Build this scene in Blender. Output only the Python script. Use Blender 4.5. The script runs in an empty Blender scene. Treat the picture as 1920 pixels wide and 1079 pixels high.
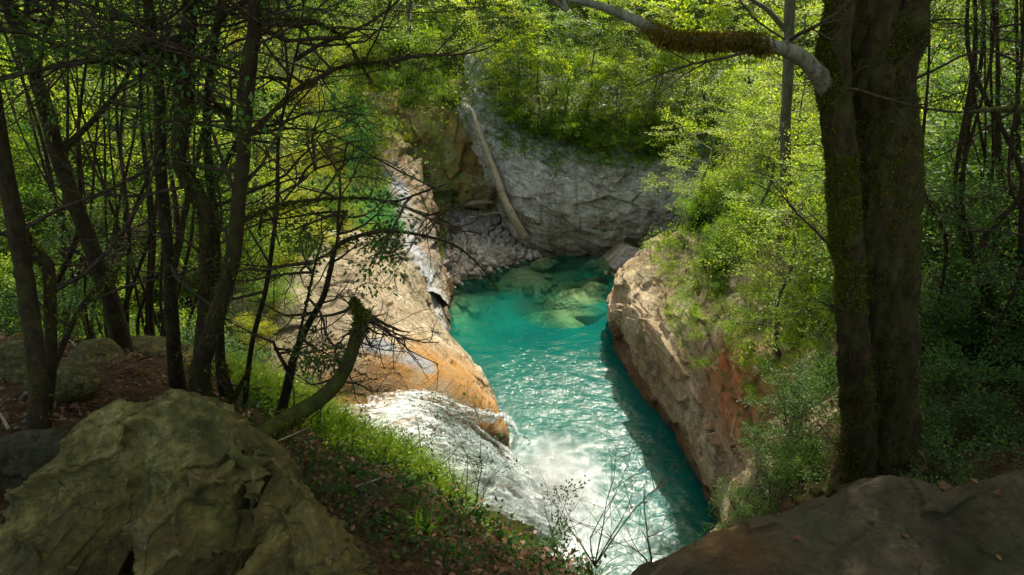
import bpy, math, random
import numpy as np
from mathutils import Vector
from mathutils.bvhtree import BVHTree

# ------------------------------------------------------------------ camera, sky, sun, exposure
S = bpy.context.scene
COL = S.collection
CAM_Z, PITCH, FPX = 14.0, 28.0, 1274.0
cam_d = bpy.data.cameras.new("camera")
cam = bpy.data.objects.new("camera", cam_d)
COL.objects.link(cam)
cam.location = (0, 0, CAM_Z)
cam.rotation_euler = (math.radians(90 - PITCH), 0, 0)
cam_d.sensor_width = 36
cam_d.lens = FPX / 1920 * 36
cam_d.clip_start = 0.05
cam_d.clip_end = 2000
S.camera = cam

SUN_EL, SUN_AZ = 56.0, 18.0          # azimuth east (right) of the view direction +Y
W = bpy.data.worlds.new("World")
S.world = W
W.use_nodes = True
nt = W.node_tree
sky = nt.nodes.new("ShaderNodeTexSky")
sky.sky_type = 'NISHITA'
sky.sun_disc = False
sky.sun_elevation = math.radians(SUN_EL)
sky.sun_rotation = math.radians(SUN_AZ)
bg = nt.nodes["Background"]
bg.inputs[1].default_value = 0.15
sky.dust_density = 3.0
sky.ozone_density = 0.6
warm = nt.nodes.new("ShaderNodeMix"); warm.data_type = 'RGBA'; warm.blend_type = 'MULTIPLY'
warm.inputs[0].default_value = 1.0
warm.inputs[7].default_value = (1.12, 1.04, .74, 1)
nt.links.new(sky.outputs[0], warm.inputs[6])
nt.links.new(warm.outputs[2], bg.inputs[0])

sun_d = bpy.data.lights.new("sun", 'SUN')
sun_d.energy = 3.3
sun_d.angle = math.radians(0.5)
sun_d.color = (1.0, 0.93, 0.80)
sun = bpy.data.objects.new("sun", sun_d)
COL.objects.link(sun)
ce, se = math.cos(math.radians(SUN_EL)), math.sin(math.radians(SUN_EL))
to_sun = Vector((math.sin(math.radians(SUN_AZ)) * ce, math.cos(math.radians(SUN_AZ)) * ce, se))
sun.rotation_euler = (-to_sun).to_track_quat('-Z', 'Y').to_euler()
S.view_settings.view_transform = 'Standard'
S.view_settings.look = 'None'
S.view_settings.exposure = 1.52
S.view_settings.gamma = 1
S.render.engine = 'CYCLES'
S.cycles.use_denoising = True
S.cycles.max_bounces = 8
S.cycles.transparent_max_bounces = 12
S.cycles.caustics_reflective = False
S.cycles.caustics_refractive = False

# ------------------------------------------------------------------ helpers: points
rng = np.random.default_rng(7)
random.seed(7)
cp, sp = math.cos(math.radians(PITCH)), math.sin(math.radians(PITCH))
def ray(px, py):
    cx, cy = (px - 960) / FPX, (540 - py) / FPX
    return np.array([cx, cp + cy * sp, -sp + cy * cp])
def atY(px, py, Y):
    d = ray(px, py)
    return np.array([0, 0, CAM_Z]) + d * (Y / d[1])
def atz(px, py, z):
    d = ray(px, py)
    return np.array([0, 0, CAM_Z]) + d * ((z - CAM_Z) / d[2])

# ------------------------------------------------------------------ helpers: noise (vectorised)
def _hash(i, j, k, s=0):
    h = (i.astype(np.int64) * 374761393 + j.astype(np.int64) * 668265263 + k.astype(np.int64) * 2147483647 + s * 974711) & 0xffffffff
    h = ((h ^ (h >> 13)) * 1274126177) & 0xffffffff
    h = ((h ^ (h >> 16)) * 2246822519) & 0xffffffff
    return ((h ^ (h >> 15)) & 0xffffff) / float(0xffffff)
def vnoise(P, s=0):
    P = np.asarray(P, float)
    i = np.floor(P).astype(np.int64)
    f = P - i
    u = f * f * f * (f * (f * 6 - 15) + 10)
    r = 0
    for dx in (0, 1):
        for dy in (0, 1):
            for dz in (0, 1):
                w = (u[..., 0] if dx else 1 - u[..., 0]) * (u[..., 1] if dy else 1 - u[..., 1]) * (u[..., 2] if dz else 1 - u[..., 2])
                r = r + w * _hash(i[..., 0] + dx, i[..., 1] + dy, i[..., 2] + dz, s)
    return r * 2 - 1
def fbm(P, sc=1.0, oct=5, gain=.5, s=0, ridged=False):
    P = np.asarray(P, float) / sc
    a, t, r = 1.0, 0, 0
    for o in range(oct):
        n = vnoise(P, s + o)
        if ridged: n = 1 - 2 * np.abs(n)
        r = r + a * n
        t += a
        a *= gain
        P = P * 2.03 + 11.7
    return r / t
def worley(P, sc=1.0, s=0):
    P = np.asarray(P, float) / sc
    i = np.floor(P).astype(np.int64)
    d1 = np.full(P.shape[:-1], 9.0)
    d2 = d1.copy()
    for dx in (-1, 0, 1):
        for dy in (-1, 0, 1):
            for dz in (-1, 0, 1):
                a, b, c = i[..., 0] + dx, i[..., 1] + dy, i[..., 2] + dz
                q = np.stack([a + _hash(a, b, c, s), b + _hash(a, b, c, s + 31), c + _hash(a, b, c, s + 57)], -1)
                d = np.sqrt(((q - P) ** 2).sum(-1))
                m = d < d1
                d2 = np.where(m, d1, np.minimum(d2, d))
                d1 = np.where(m, d, d1)
    return d1, d2
def facets(P, sc, s=0, tilt=.6):
    """angular blocks: every cell is its own tilted plane"""
    P = np.asarray(P, float) / sc
    i = np.floor(P).astype(np.int64)
    d1 = np.full(P.shape[:-1], 9.0); val = np.zeros(P.shape[:-1])
    for dx in (-1, 0, 1):
        for dy in (-1, 0, 1):
            for dz in (-1, 0, 1):
                a, b, c = i[..., 0] + dx, i[..., 1] + dy, i[..., 2] + dz
                q = np.stack([a + _hash(a, b, c, s), b + _hash(a, b, c, s + 31), c + _hash(a, b, c, s + 57)], -1)
                e = P - q
                d = (e ** 2).sum(-1)
                v = _hash(a, b, c, s + 5) - .5 + tilt * ((e[..., 0]) * (_hash(a, b, c, s + 6) - .5) + e[..., 1] * (_hash(a, b, c, s + 7) - .5) + e[..., 2] * (_hash(a, b, c, s + 8) - .5)) * 2
                m = d < d1
                val = np.where(m, v, val); d1 = np.where(m, d, d1)
    return val
def polydist(G, pts):
    best = np.full(G.shape[:2], 1e9)
    for a, b in zip(pts[:-1], pts[1:]):
        ab = b - a
        t = np.clip(((G - a) @ ab) / (ab @ ab), 0, 1)
        best = np.minimum(best, np.linalg.norm(G - a - t[..., None] * ab, axis=-1))
    return best
def sstep(a, b, x):
    t = np.clip((x - a) / (b - a), 0, 1)
    return t * t * (3 - 2 * t)

# ------------------------------------------------------------------ helpers: meshes and objects
def mesh_np(name, V, F, mat=None, smooth=True, attrs=None):
    """V Nx3, F Mxk (all faces same size) -> mesh data"""
    me = bpy.data.meshes.new(name)
    V = np.ascontiguousarray(V, dtype=np.float32)
    F = np.ascontiguousarray(F, dtype=np.int32)
    me.vertices.add(len(V))
    me.vertices.foreach_set("co", V.ravel())
    k = F.shape[1]
    me.loops.add(F.size)
    me.loops.foreach_set("vertex_index", F.ravel())
    me.polygons.add(len(F))
    me.polygons.foreach_set("loop_start", np.arange(0, F.size, k, dtype=np.int32))
    if smooth:
        me.polygons.foreach_set("use_smooth", np.ones(len(F), dtype=bool))
    if attrs:
        for an, av in attrs.items():
            a = me.attributes.new(an, 'FLOAT', 'POINT')
            a.data.foreach_set("value", np.ascontiguousarray(av, dtype=np.float32).ravel())
    me.update(calc_edges=True)
    if mat: me.materials.append(mat)
    return me
def tag(o, label=None, cat=None, group=None, kind=None):
    if label: o['label'] = label
    if cat: o['category'] = cat
    if group: o['group'] = group
    if kind: o['kind'] = kind
    return o
def link(name, me, parent=None, loc=None):
    o = bpy.data.objects.new(name, me)
    COL.objects.link(o)
    if parent is not None: o.parent = parent
    if loc is not None: o.location = loc
    return o
def empty(name, loc):
    o = bpy.data.objects.new(name, None)
    o.empty_display_size = .3
    COL.objects.link(o)
    o.location = [float(v) for v in loc]
    return o
class MB:
    """collects vertex / quad blocks into one mesh"""
    def __init__(s): s.V, s.F, s.n = [], [], 0
    def add(s, V, F):
        s.V.append(V); s.F.append(F + s.n); s.n += len(V)
    def data(s): return np.concatenate(s.V), np.concatenate(s.F)
    def build(s, name, mat, parent=None, off=None, smooth=True):
        if not s.V: return None
        V, F = s.data()
        if off is not None: V = V - np.asarray(off)
        return link(name, mesh_np(name, V, F, mat, smooth), parent)

def cr(P, t):
    """Catmull-Rom along axis 0 of P at parameters t in 0..n-1"""
    n = len(P)
    Q = np.concatenate([2 * P[:1] - P[1:2], P, 2 * P[-1:] - P[-2:-1]])
    i = np.clip(np.floor(t).astype(int), 0, n - 2)
    f = (t - i).reshape((-1,) + (1,) * (P.ndim - 1))
    a, b, c, d = Q[i], Q[i + 1], Q[i + 2], Q[i + 3]
    return .5 * (2 * b + (c - a) * f + (2 * a - 5 * b + 4 * c - d) * f ** 2 + (3 * b - a - 3 * c + d) * f ** 3)
def gridfaces(nu, nv):
    I = np.arange(nu * nv).reshape(nu, nv)
    return np.stack([I[:-1, :-1], I[1:, :-1], I[1:, 1:], I[:-1, 1:]], -1).reshape(-1, 4)
def gnormals(G):
    du = np.gradient(G, axis=0)
    dv = np.gradient(G, axis=1)
    N = np.cross(du, dv)
    return N / (np.linalg.norm(N, axis=-1, keepdims=True) + 1e-9)
def loft(ctrl, nu, nv):
    C = np.array(ctrl, float)
    G = cr(C, np.linspace(0, len(C) - 1, nu))
    G = cr(G.transpose(1, 0, 2), np.linspace(0, C.shape[1] - 1, nv)).transpose(1, 0, 2)
    return G
TERR = []
def patch(name, ctrl, nu, nv, mat, disp=None, attr=None, flip=False, ground=False, parent=None):
    G = loft(ctrl, nu, nv)
    N = gnormals(G)
    if flip: N = -N
    if disp is not None:
        d = disp(G, N)
        G = G + (d if d.ndim == 3 else N * d[..., None])
    A = attr(G, gnormals(G) * (-1 if flip else 1)) if attr else None
    F = gridfaces(nu, nv)
    if flip: F = F[:, ::-1]
    V = G.reshape(-1, 3)
    me = mesh_np(name, V, F, mat, True, {k: v.ravel() for k, v in A.items()} if A else None)
    if ground: TERR.append((V, F))
    return link(name, me, parent)

# ------------------------------------------------------------------ helpers: tubes, leaves
def tube(path, rad, segs=8, noise=0.0, nsc=.1, seed=0, sub=1, cap=True, furrow=0.0):
    P = np.array(path, float)
    R = np.array(rad, float) * np.ones(len(P))
    if sub > 1:
        t = np.linspace(0, len(P) - 1, (len(P) - 1) * sub + 1)
        R = np.interp(t, np.arange(len(R)), R)
        P = cr(P, t)
    n = len(P)
    T = np.gradient(P, axis=0)
    T /= np.linalg.norm(T, axis=1, keepdims=True) + 1e-9
    a = np.array([0, 0, 1.0]) if abs(T[0][2]) < .9 else np.array([1.0, 0, 0])
    u = np.cross(T[0], a); u /= np.linalg.norm(u)
    U = np.zeros((n, 3))
    for i in range(n):
        u = u - T[i] * np.dot(u, T[i])
        u /= np.linalg.norm(u) + 1e-9
        U[i] = u
    Vv = np.cross(T, U)
    th = np.linspace(0, 2 * math.pi, segs, endpoint=False)
    ring = U[:, None] * np.cos(th)[None, :, None] + Vv[:, None] * np.sin(th)[None, :, None]
    rr = R[:, None] * np.ones(segs)[None]
    if noise:
        X = P[:, None] + ring * R[:, None, None]
        X2 = X.copy(); X2[..., 2] *= .35
        rr = rr * (1 + noise * fbm(X2, nsc, 4, .6, seed))
        if furrow:
            X3 = X + .03 * fbm(X, .15, 3, .6, seed + 3)[..., None]; X3[..., 2] *= .13
            rr = rr + furrow * fbm(X3, .055, 4, .6, seed + 8, True)
    V = P[:, None] + ring * rr[..., None]
    I = np.arange(n * segs).reshape(n, segs)
    J = np.roll(I, -1, axis=1)
    F = np.stack([I[:-1], J[:-1], J[1:], I[1:]], -1).reshape(-1, 4)
    V = V.reshape(-1, 3)
    if cap:
        V = np.concatenate([V, P[:1], P[-1:]])
        a0, b0 = len(V) - 2, len(V) - 1
        k = np.arange(0, segs, 2)
        if segs % 2 == 0:
            F = np.concatenate([F,
                np.stack([np.full(len(k), a0), I[0][(k + 2) % segs], I[0][(k + 1) % segs], I[0][k]], -1),
                np.stack([np.full(len(k), b0), I[-1][k], I[-1][(k + 1) % segs], I[-1][(k + 2) % segs]], -1)])
    return V, F
def unit(v): return v / (np.linalg.norm(v, axis=-1, keepdims=True) + 1e-9)
def leafquads(C, D, N, L, Wd, fold=.15):
    """leaf blades: base C, direction D, normal N, length L, width Wd"""
    C = np.asarray(C, float); D = unit(D)
    Sx = unit(np.cross(D, N)); Nn = np.cross(Sx, D)
    L = np.asarray(L).reshape(-1, 1) * np.ones((len(C), 1)); Wd = np.asarray(Wd).reshape(-1, 1) * np.ones((len(C), 1))
    a = C
    b = C + D * L * .45 + Sx * Wd * .5 + Nn * Wd * fold
    c = C + D * L
    d = C + D * L * .45 - Sx * Wd * .5 + Nn * Wd * fold
    V = np.stack([a, b, c, d], 1).reshape(-1, 3)
    F = np.arange(len(V)).reshape(-1, 4)
    return V, F
def rndunit(n, r=rng):
    v = r.normal(size=(n, 3))
    return unit(v)
def spray(mb, p, d, n, R, size, flat=.35, r=rng):
    """a spray of n leaves round point p heading d, lying in a roughly level fan"""
    o = rndunit(n, r) * (r.random((n, 1)) ** .5) * R
    o[:, 2] *= flat
    C = p + o + d * R * .3
    D = unit(o + d * R * .8 + rndunit(n, r) * R * .4)
    Nn = unit(np.array([0, 0, 1.0]) + rndunit(n, r) * .55)
    V, F = leafquads(C, D, Nn, size * (.7 + .6 * r.random(n)), size * (.45 + .25 * r.random(n)))
    mb.add(V, F)
def grow(wood, tips, p, d, L, rad, depth, r, up=.1, wig=.35, segs=4, kids=(3, 5), tipr=.35):
    """recursive branch; collects tubes in wood and (point, dir, scale) in tips"""
    n = 5
    pts, q, dd = [p], p.copy(), d.copy()
    for i in range(n):
        dd = unit(dd + r.normal(size=3) * wig * .5 + np.array([0, 0, up * .25]))
        q = q + dd * L / n
        pts.append(q.copy())
    radii = np.linspace(rad, rad * tipr, n + 1)
    V, F = tube(pts, radii, segs, cap=False)
    wood.add(V, F)
    if depth == 0:
        for i in range(1, n + 1): tips.append((pts[i], unit(pts[i] - pts[i - 1]), L))
        return
    k = r.integers(kids[0], kids[1] + 1)
    for j in range(k):
        t = .25 + .75 * (j + r.random()) / k
        i = min(int(t * n), n - 1)
        base = pts[i] + (pts[i + 1] - pts[i]) * (t * n - i)
        ax = unit(pts[i + 1] - pts[i])
        side = unit(np.cross(ax, r.normal(size=3)))
        side[2] *= .6
        nd = unit(ax * .55 + side * .8)
        grow(wood, tips, base, nd, L * (.45 + .3 * r.random()) * (1.15 - .5 * t), rad * (.5 - .15 * t), depth - 1, r, up, wig, segs, kids, tipr)
    tips.append((pts[-1], dd, L * .4))

# ------------------------------------------------------------------ helpers: materials
class M:
    def __init__(s, name):
        s.m = bpy.data.materials.new(name)
        s.m.use_nodes = True
        s.t = s.m.node_tree
        s.b = s.t.nodes["Principled BSDF"]
        s.out = s.t.nodes["Material Output"]
        s.c = s.n("ShaderNodeTexCoord").outputs["Object"]
    def n(s, ty, **kw):
        x = s.t.nodes.new(ty)
        for k, v in kw.items():
            if hasattr(x, k): setattr(x, k, v)
            else: x.inputs[k.replace("_", " ")].default_value = v
        return x
    def l(s, a, b): s.t.links.new(a, b)
    def geo(s, nm): return s.n("ShaderNodeNewGeometry").outputs[nm]
    def scale(s, v, src=None):
        x = s.n("ShaderNodeMapping"); x.inputs["Scale"].default_value = v
        s.l(src or s.c, x.inputs[0]); return x.outputs[0]
    def noise(s, sc, det=6, rough=.6, src=None, dist=0, out="Fac"):
        x = s.n("ShaderNodeTexNoise"); x.inputs["Scale"].default_value = sc
        x.inputs["Detail"].default_value = det; x.inputs["Roughness"].default_value = rough
        x.inputs["Distortion"].default_value = dist
        s.l(src or s.c, x.inputs["Vector"]); return x.outputs[out]
    def vor(s, sc, feat='F1', src=None, out="Distance"):
        x = s.n("ShaderNodeTexVoronoi"); x.feature = feat; x.inputs["Scale"].default_value = sc
        s.l(src or s.c, x.inputs["Vector"]); return x.outputs[out]
    def ramp(s, src, stops, mode='LINEAR'):
        x = s.n("ShaderNodeValToRGB"); e = x.color_ramp.elements
        x.color_ramp.interpolation = mode
        while len(e) < len(stops): e.new(.5)
        for el, (p, c) in zip(e, stops):
            el.position = p
            el.color = (c, c, c, 1) if isinstance(c, (int, float)) else (*c, 1)
        s.l(src, x.inputs[0]); return x.outputs[0]
    def mix(s, f, a, b, mode='MIX'):
        x = s.n("ShaderNodeMix"); x.data_type = 'RGBA'; x.blend_type = mode
        if isinstance(f, (int, float)): x.inputs[0].default_value = f
        else: s.l(f, x.inputs[0])
        for k, v in ((6, a), (7, b)):
            if isinstance(v, tuple): x.inputs[k].default_value = (*v, 1)
            elif isinstance(v, (int, float)): x.inputs[k].default_value = (v, v, v, 1)
            else: s.l(v, x.inputs[k])
        return x.outputs[2]
    def math(s, op, a, b=0.5, clamp=False):
        x = s.n("ShaderNodeMath"); x.operation = op; x.use_clamp = clamp
        for k, v in ((0, a), (1, b)):
            if isinstance(v, (int, float)): x.inputs[k].default_value = v
            else: s.l(v, x.inputs[k])
        return x.outputs[0]
    def attr(s, nm):
        x = s.n("ShaderNodeAttribute"); x.attribute_name = nm; return x.outputs["Fac"]
    def bump(s, h, st=.5, dist=.05, prev=None):
        x = s.n("ShaderNodeBump"); x.inputs["Strength"].default_value = st; x.inputs["Distance"].default_value = dist
        s.l(h, x.inputs["Height"])
        if prev: s.l(prev, x.inputs["Normal"])
        return x.outputs[0]
    def set(s, **kw):
        for k, v in kw.items():
            k = k.replace("_", " ")
            if isinstance(v, (int, float)): s.b.inputs[k].default_value = v
            elif isinstance(v, tuple): s.b.inputs[k].default_value = (*v, 1)
            else: s.l(v, s.b.inputs[k])
        return s

def rock_mat(name, cols, sc=1.0, strata=(1, 1, 3), stain_col=(.42, .17, .03), moss_col=(.06, .085, .015),
             wet_col=(.16, .15, .09), bump=.6, rough=.85, crack=.5, streak=None):
    m = M(name)
    big = m.noise(.55 * sc, 5, .62, dist=.6)
    col = m.ramp(big, [(.34, cols[0]), (.46, cols[1]), (.55, cols[2]), (.66, cols[3])])
    st = m.noise(1.6 * sc, 8, .7, m.scale(strata), dist=1.2)
    col = m.mix(m.ramp(st, [(.46, 0.0), (.62, .75)]), col, cols[0])
    fine = m.noise(9 * sc, 8, .75)
    col = m.mix(m.ramp(fine, [(.44, .0), (.60, .6)]), col, cols[4] if len(cols) > 4 else cols[2])
    lich = m.noise(6.5 * sc, 9, .8, dist=.8)
    col = m.mix(m.ramp(lich, [(.56, 0.0), (.64, .45)]), col, cols[3])
    grain = m.noise(55 * sc, 4, .8)
    col = m.mix(m.ramp(grain, [(.38, .35), (.5, 0.0)]), col, tuple(c * .45 for c in cols[1]))
    ck = m.vor(1.3 * sc, 'DISTANCE_TO_EDGE', m.mix(.35, m.scale(strata), m.noise(1.2 * sc, 4, .6, out="Color"), 'ADD'))
    ckr = m.ramp(ck, [(0, 0.0), (.035, 1.0)])
    lines = m.math('MULTIPLY', m.math('SUBTRACT', 1.0, ckr), m.ramp(m.noise(.8 * sc, 3), [(.45, 0.0), (.6, crack)]))
    col = m.mix(lines, col, (.05, .042, .03))
    if streak:
        sk = m.noise(1.0, 6, .65, m.scale((3.2, 3.2, .22)))
        col = m.mix(m.ramp(sk, [(.52, 0.0), (.68, .75)]), col, streak)
        sk2 = m.noise(1.3, 6, .65, m.scale((2.6, 2.6, .18)))
        col = m.mix(m.ramp(sk2, [(.5, 0.0), (.72, .7)]), col, (.09, .075, .06))
    sn = m.math('MULTIPLY', m.attr("stain"), m.ramp(m.noise(2.3 * sc, 6, .7, m.scale((1, 1, .5))), [(.32, .25), (.58, 1.0)]))
    stc = m.mix(m.noise(5 * sc, 6, .7), tuple(c * .45 for c in stain_col), tuple(min(1, c * 1.35) for c in stain_col))
    col = m.mix(sn, col, stc)
    mo = m.math('MULTIPLY', m.attr("moss"), m.ramp(m.noise(2.6 * sc, 8, .75), [(.40, 0.0), (.56, 1.0)]))
    moc = m.mix(m.noise(14 * sc, 5, .7), tuple(c * .5 for c in moss_col), tuple(c * 1.9 for c in moss_col))
    col = m.mix(mo, col, moc)
    pa = m.attr("pale")
    col = m.mix(m.math('MULTIPLY', pa, m.ramp(m.noise(1.4, 5, .6, m.scale((1, 1, .4))), [(.35, .3), (.55, 1.0)])), col, (.25, .265, .29))
    we = m.attr("wet")
    col = m.mix(we, col, m.mix(.75, col, wet_col, 'MULTIPLY'))
    h1 = m.noise(3.2 * sc, 10, .72, m.scale(strata), dist=.4)
    h2 = m.noise(16 * sc, 8, .8)
    h = m.math('ADD', m.math('MULTIPLY', h1, 1.0), m.math('MULTIPLY', h2, .4))
    h = m.math('ADD', h, m.math('MULTIPLY', ckr, .12 * crack))
    nb = m.bump(h, bump, .14 / sc)
    m.set(Base_Color=col, Normal=nb, Specular_IOR_Level=.3)
    r = m.math('SUBTRACT', rough, m.math('MULTIPLY', we, .5))
    m.l(r, m.b.inputs["Roughness"])
    return m.m

TAN = [(.11, .085, .055), (.26, .215, .145), (.36, .31, .22), (.46, .415, .32), (.15, .12, .08)]
GREY = [(.10, .09, .085), (.21, .19, .18), (.29, .265, .25), (.38, .345, .31), (.17, .15, .14)]
FARC = [(.25, .225, .215), (.47, .445, .43), (.57, .545, .53), (.66, .635, .62), (.37, .34, .32)]
RC = [(.20, .145, .08), (.42, .33, .19), (.54, .45, .29), (.60, .53, .40), (.27, .22, .15)]
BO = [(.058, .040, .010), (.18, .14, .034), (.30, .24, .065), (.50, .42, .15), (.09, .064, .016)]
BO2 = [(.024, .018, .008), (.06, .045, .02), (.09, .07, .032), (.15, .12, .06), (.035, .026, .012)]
m_tan = rock_mat("tan_limestone", TAN, 1.0, (1.2, .7, 2.2), bump=.8, stain_col=(.34, .17, .035))
m_grey = rock_mat("grey_limestone", GREY, 1.0, (1, 1, 2.5), bump=.8, streak=(.38, .37, .37))
m_far = rock_mat("far_cliff_rock", FARC, .8, (.9, .9, 1.5), bump=.9, streak=(.70, .68, .66))
m_gully = rock_mat("gully_wall_rock", TAN, .9, (1, 1, .5), bump=.9, stain_col=(.40, .22, .04), moss_col=(.20, .25, .04))
m_right = rock_mat("right_cliff_rock", RC, 1.1, (1.3, .8, 1.6), bump=1.0, crack=.7, stain_col=(.42, .12, .03), streak=(.40, .37, .33))
m_bo = rock_mat("mossy_boulder_rock", BO, 2.6, (1, 1, 1.6), bump=1.0, crack=.8, moss_col=(.045, .05, .008))
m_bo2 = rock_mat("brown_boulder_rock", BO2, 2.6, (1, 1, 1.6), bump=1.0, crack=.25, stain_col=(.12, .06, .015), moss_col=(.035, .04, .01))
m_stone = rock_mat("river_stone", GREY, 3.0, (1, 1, 1), bump=.4, crack=0)
m_sub = rock_mat("algae_stone", [(.11, .10, .05), (.22, .20, .11), (.29, .27, .15), (.36, .34, .21), (.15, .14, .07)], 1.6, (1, 1, 1), bump=.5, crack=0)

def soil_mat(name, a, b, c, sc=1):
    m = M(name)
    col = m.ramp(m.noise(2.2 * sc, 8, .7), [(.3, a), (.5, b), (.7, c)])
    v = m.vor(22 * sc, out="Color")
    g = m.n("ShaderNodeRGBToBW"); m.l(v, g.inputs[0])
    col = m.mix(m.ramp(g.outputs[0], [(.3, 0.0), (.8, .5)]), col, tuple(x * 2.2 for x in b))
    h = m.math('ADD', m.noise(18 * sc, 8, .75), m.vor(20 * sc))
    m.set(Base_Color=col, Normal=m.bump(h, .8, .05 / sc), Roughness=.95, Specular_IOR_Level=.1)
    return m.m
m_soil = soil_mat("leaf_litter_soil", (.018, .012, .006), (.04, .024, .012), (.055, .04, .015), 1.3)
m_forest = soil_mat("forest_floor", (.02, .022, .008), (.035, .045, .012), (.06, .05, .02), .5)
m_bed = rock_mat("river_bed_gravel", [(.13, .11, .06), (.27, .24, .14), (.35, .31, .2), (.45, .41, .29), (.18, .16, .09)], 2.2, (1, 1, 1), bump=.6, crack=.6)

def leaf_mat(name, c0, c1, c2, trans=.5, tcol=1.6, spec=.25):
    m = M(name)
    r = m.geo("Random Per Island")
    oi = m.n("ShaderNodeObjectInfo").outputs["Random"]
    f = m.math('ADD', m.math('MULTIPLY', r, .6), m.math('MULTIPLY', oi, .4))
    f = m.math('ADD', f, m.math('MULTIPLY', m.math('SUBTRACT', m.noise(.7, 3), .5), .9), True)
    col = m.ramp(f, [(.05, c0), (.5, c1), (.95, c2)])
    m.set(Base_Color=col, Roughness=.5, Specular_IOR_Level=spec)
    tr = m.n("ShaderNodeBsdfTranslucent")
    m.l(m.mix(1.0, col, (tcol * 1.05, tcol, tcol * .45), 'MULTIPLY'), tr.inputs[0])
    mx = m.n("ShaderNodeMixShader"); mx.inputs[0].default_value = trans
    m.l(m.b.outputs[0], mx.inputs[1]); m.l(tr.outputs[0], mx.inputs[2])
    m.l(mx.outputs[0], m.out.inputs[0])
    return m.m
l_beech = leaf_mat("beech_leaf", (.08, .16, .014), (.19, .28, .020), (.37, .40, .03), .5, 1.8)
l_mid = leaf_mat("shrub_leaf", (.045, .11, .012), (.115, .20, .018), (.25, .30, .028), .5, 1.8)
l_dark = leaf_mat("dark_leaf", (.022, .07, .010), (.055, .13, .016), (.11, .20, .024), .45, 1.6)
l_yel = leaf_mat("yellow_leaf", (.12, .17, .018), (.22, .26, .022), (.40, .36, .035), .5, 1.5)
l_blue = leaf_mat("cool_grass", (.018, .10, .03), (.04, .17, .045), (.085, .24, .05), .45, 1.6)
l_grass = leaf_mat("grass_blade", (.06, .14, .01), (.13, .24, .02), (.28, .34, .04), .5, 1.7)
l_near = leaf_mat("near_leaf", (.018, .05, .010), (.04, .095, .016), (.08, .14, .022), .45, 1.7)
l_moss = leaf_mat("moss_tuft", (.03, .036, .005), (.075, .085, .010), (.17, .17, .018), .3, 1.4, .05)
l_dead = leaf_mat("dead_leaf", (.045, .02, .008), (.11, .05, .018), (.22, .12, .05), .25, 1.2)

def bark_mat(name, a, b, c, sc=1, moss=(.05, .05, .01), mo=.5):
    m = M(name)
    v = m.scale((5 * sc, 5 * sc, 1.1 * sc))
    col = m.ramp(m.noise(2, 8, .7, v, .5), [(.3, a), (.5, b), (.72, c)])
    mk = m.ramp(m.noise(5 * sc, 8, .75), [(.5 - .12 * mo, 0.0), (.62, mo)])
    col = m.mix(mk, col, m.mix(m.noise(30 * sc, 4), tuple(x * .5 for x in moss), tuple(x * 1.6 for x in moss)))
    h = m.math('ADD', m.noise(5, 10, .75, v, .6), m.math('MULTIPLY', m.vor(3, src=v), .6))
    m.set(Base_Color=col, Normal=m.bump(h, .9, .03 / sc), Roughness=.9, Specular_IOR_Level=.15)
    return m.m
b_dark = bark_mat("dark_bark", (.008, .005, .003), (.024, .014, .008), (.055, .032, .018), 2)
b_big = bark_mat("old_mossy_bark", (.010, .006, .003), (.035, .020, .010), (.10, .05, .022), 1.4, (.05, .055, .01), .8)
b_pale = bark_mat("pale_beech_bark", (.07, .06, .04), (.22, .21, .165), (.34, .32, .26), 1.5, (.10, .085, .02), .6)
b_grey = bark_mat("grey_bark", (.05, .045, .035), (.11, .10, .075), (.19, .17, .13), 2, (.07, .075, .02), .5)
b_moss = bark_mat("moss_coated_bark", (.02, .018, .006), (.045, .045, .010), (.09, .085, .015), 2, (.08, .09, .012), .8)
b_dead = bark_mat("bleached_wood", (.17, .13, .09), (.30, .25, .18), (.42, .36, .28), 1.4, (.10, .09, .04), .2)
b_twig = bark_mat("twig_bark", (.02, .013, .009), (.05, .033, .022), (.11, .075, .05), 3, (.05, .05, .01), .3)

# ------------------------------------------------------------------ terrain and rock
def rockdisp(big=.35, mid=.15, fine=.05, sc=1.0, strata=None, blocky=.0, seed=0, fac=0.0):
    def f(G, N):
        Q = G.copy()
        if strata is not None:
            Q = Q * np.array(strata)
        w = fbm(G, 2.2 * sc, 3, .5, seed + 9)[..., None] * .35 * sc
        d = big * fbm(G, 2.4 * sc, 4, .5, seed) + mid * fbm(Q + w, .9 * sc, 5, .55, seed + 3, True) + fine * fbm(Q, .28 * sc, 4, .6, seed + 5, True)
        if fac:
            Q2 = Q + w * .9 + .10 * fbm(G, .5, 3, .6, seed + 30)[..., None]
            d = d + fac * facets(Q2, .95 * sc, seed) + fac * .38 * facets(Q2, .42 * sc, seed + 1) + fac * .12 * facets(Q2, .2 * sc, seed + 2)
        if blocky:
            a, b = worley(Q + w * 1.5, .9 * sc, seed + 7)
            d = d + blocky * (sstep(0, .18, b - a) - 1) + blocky * .8 * (_hash(*[np.floor((Q[..., k] + w[..., 0]) / (.9 * sc)).astype(np.int64) for k in range(3)], seed) * 0)
        return d
    return f
def A0(G, N, moss=0, stain=0, wet=0):
    z = np.zeros(G.shape[:2])
    return {"moss": z + moss, "stain": z + stain, "wet": z + wet}

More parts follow.
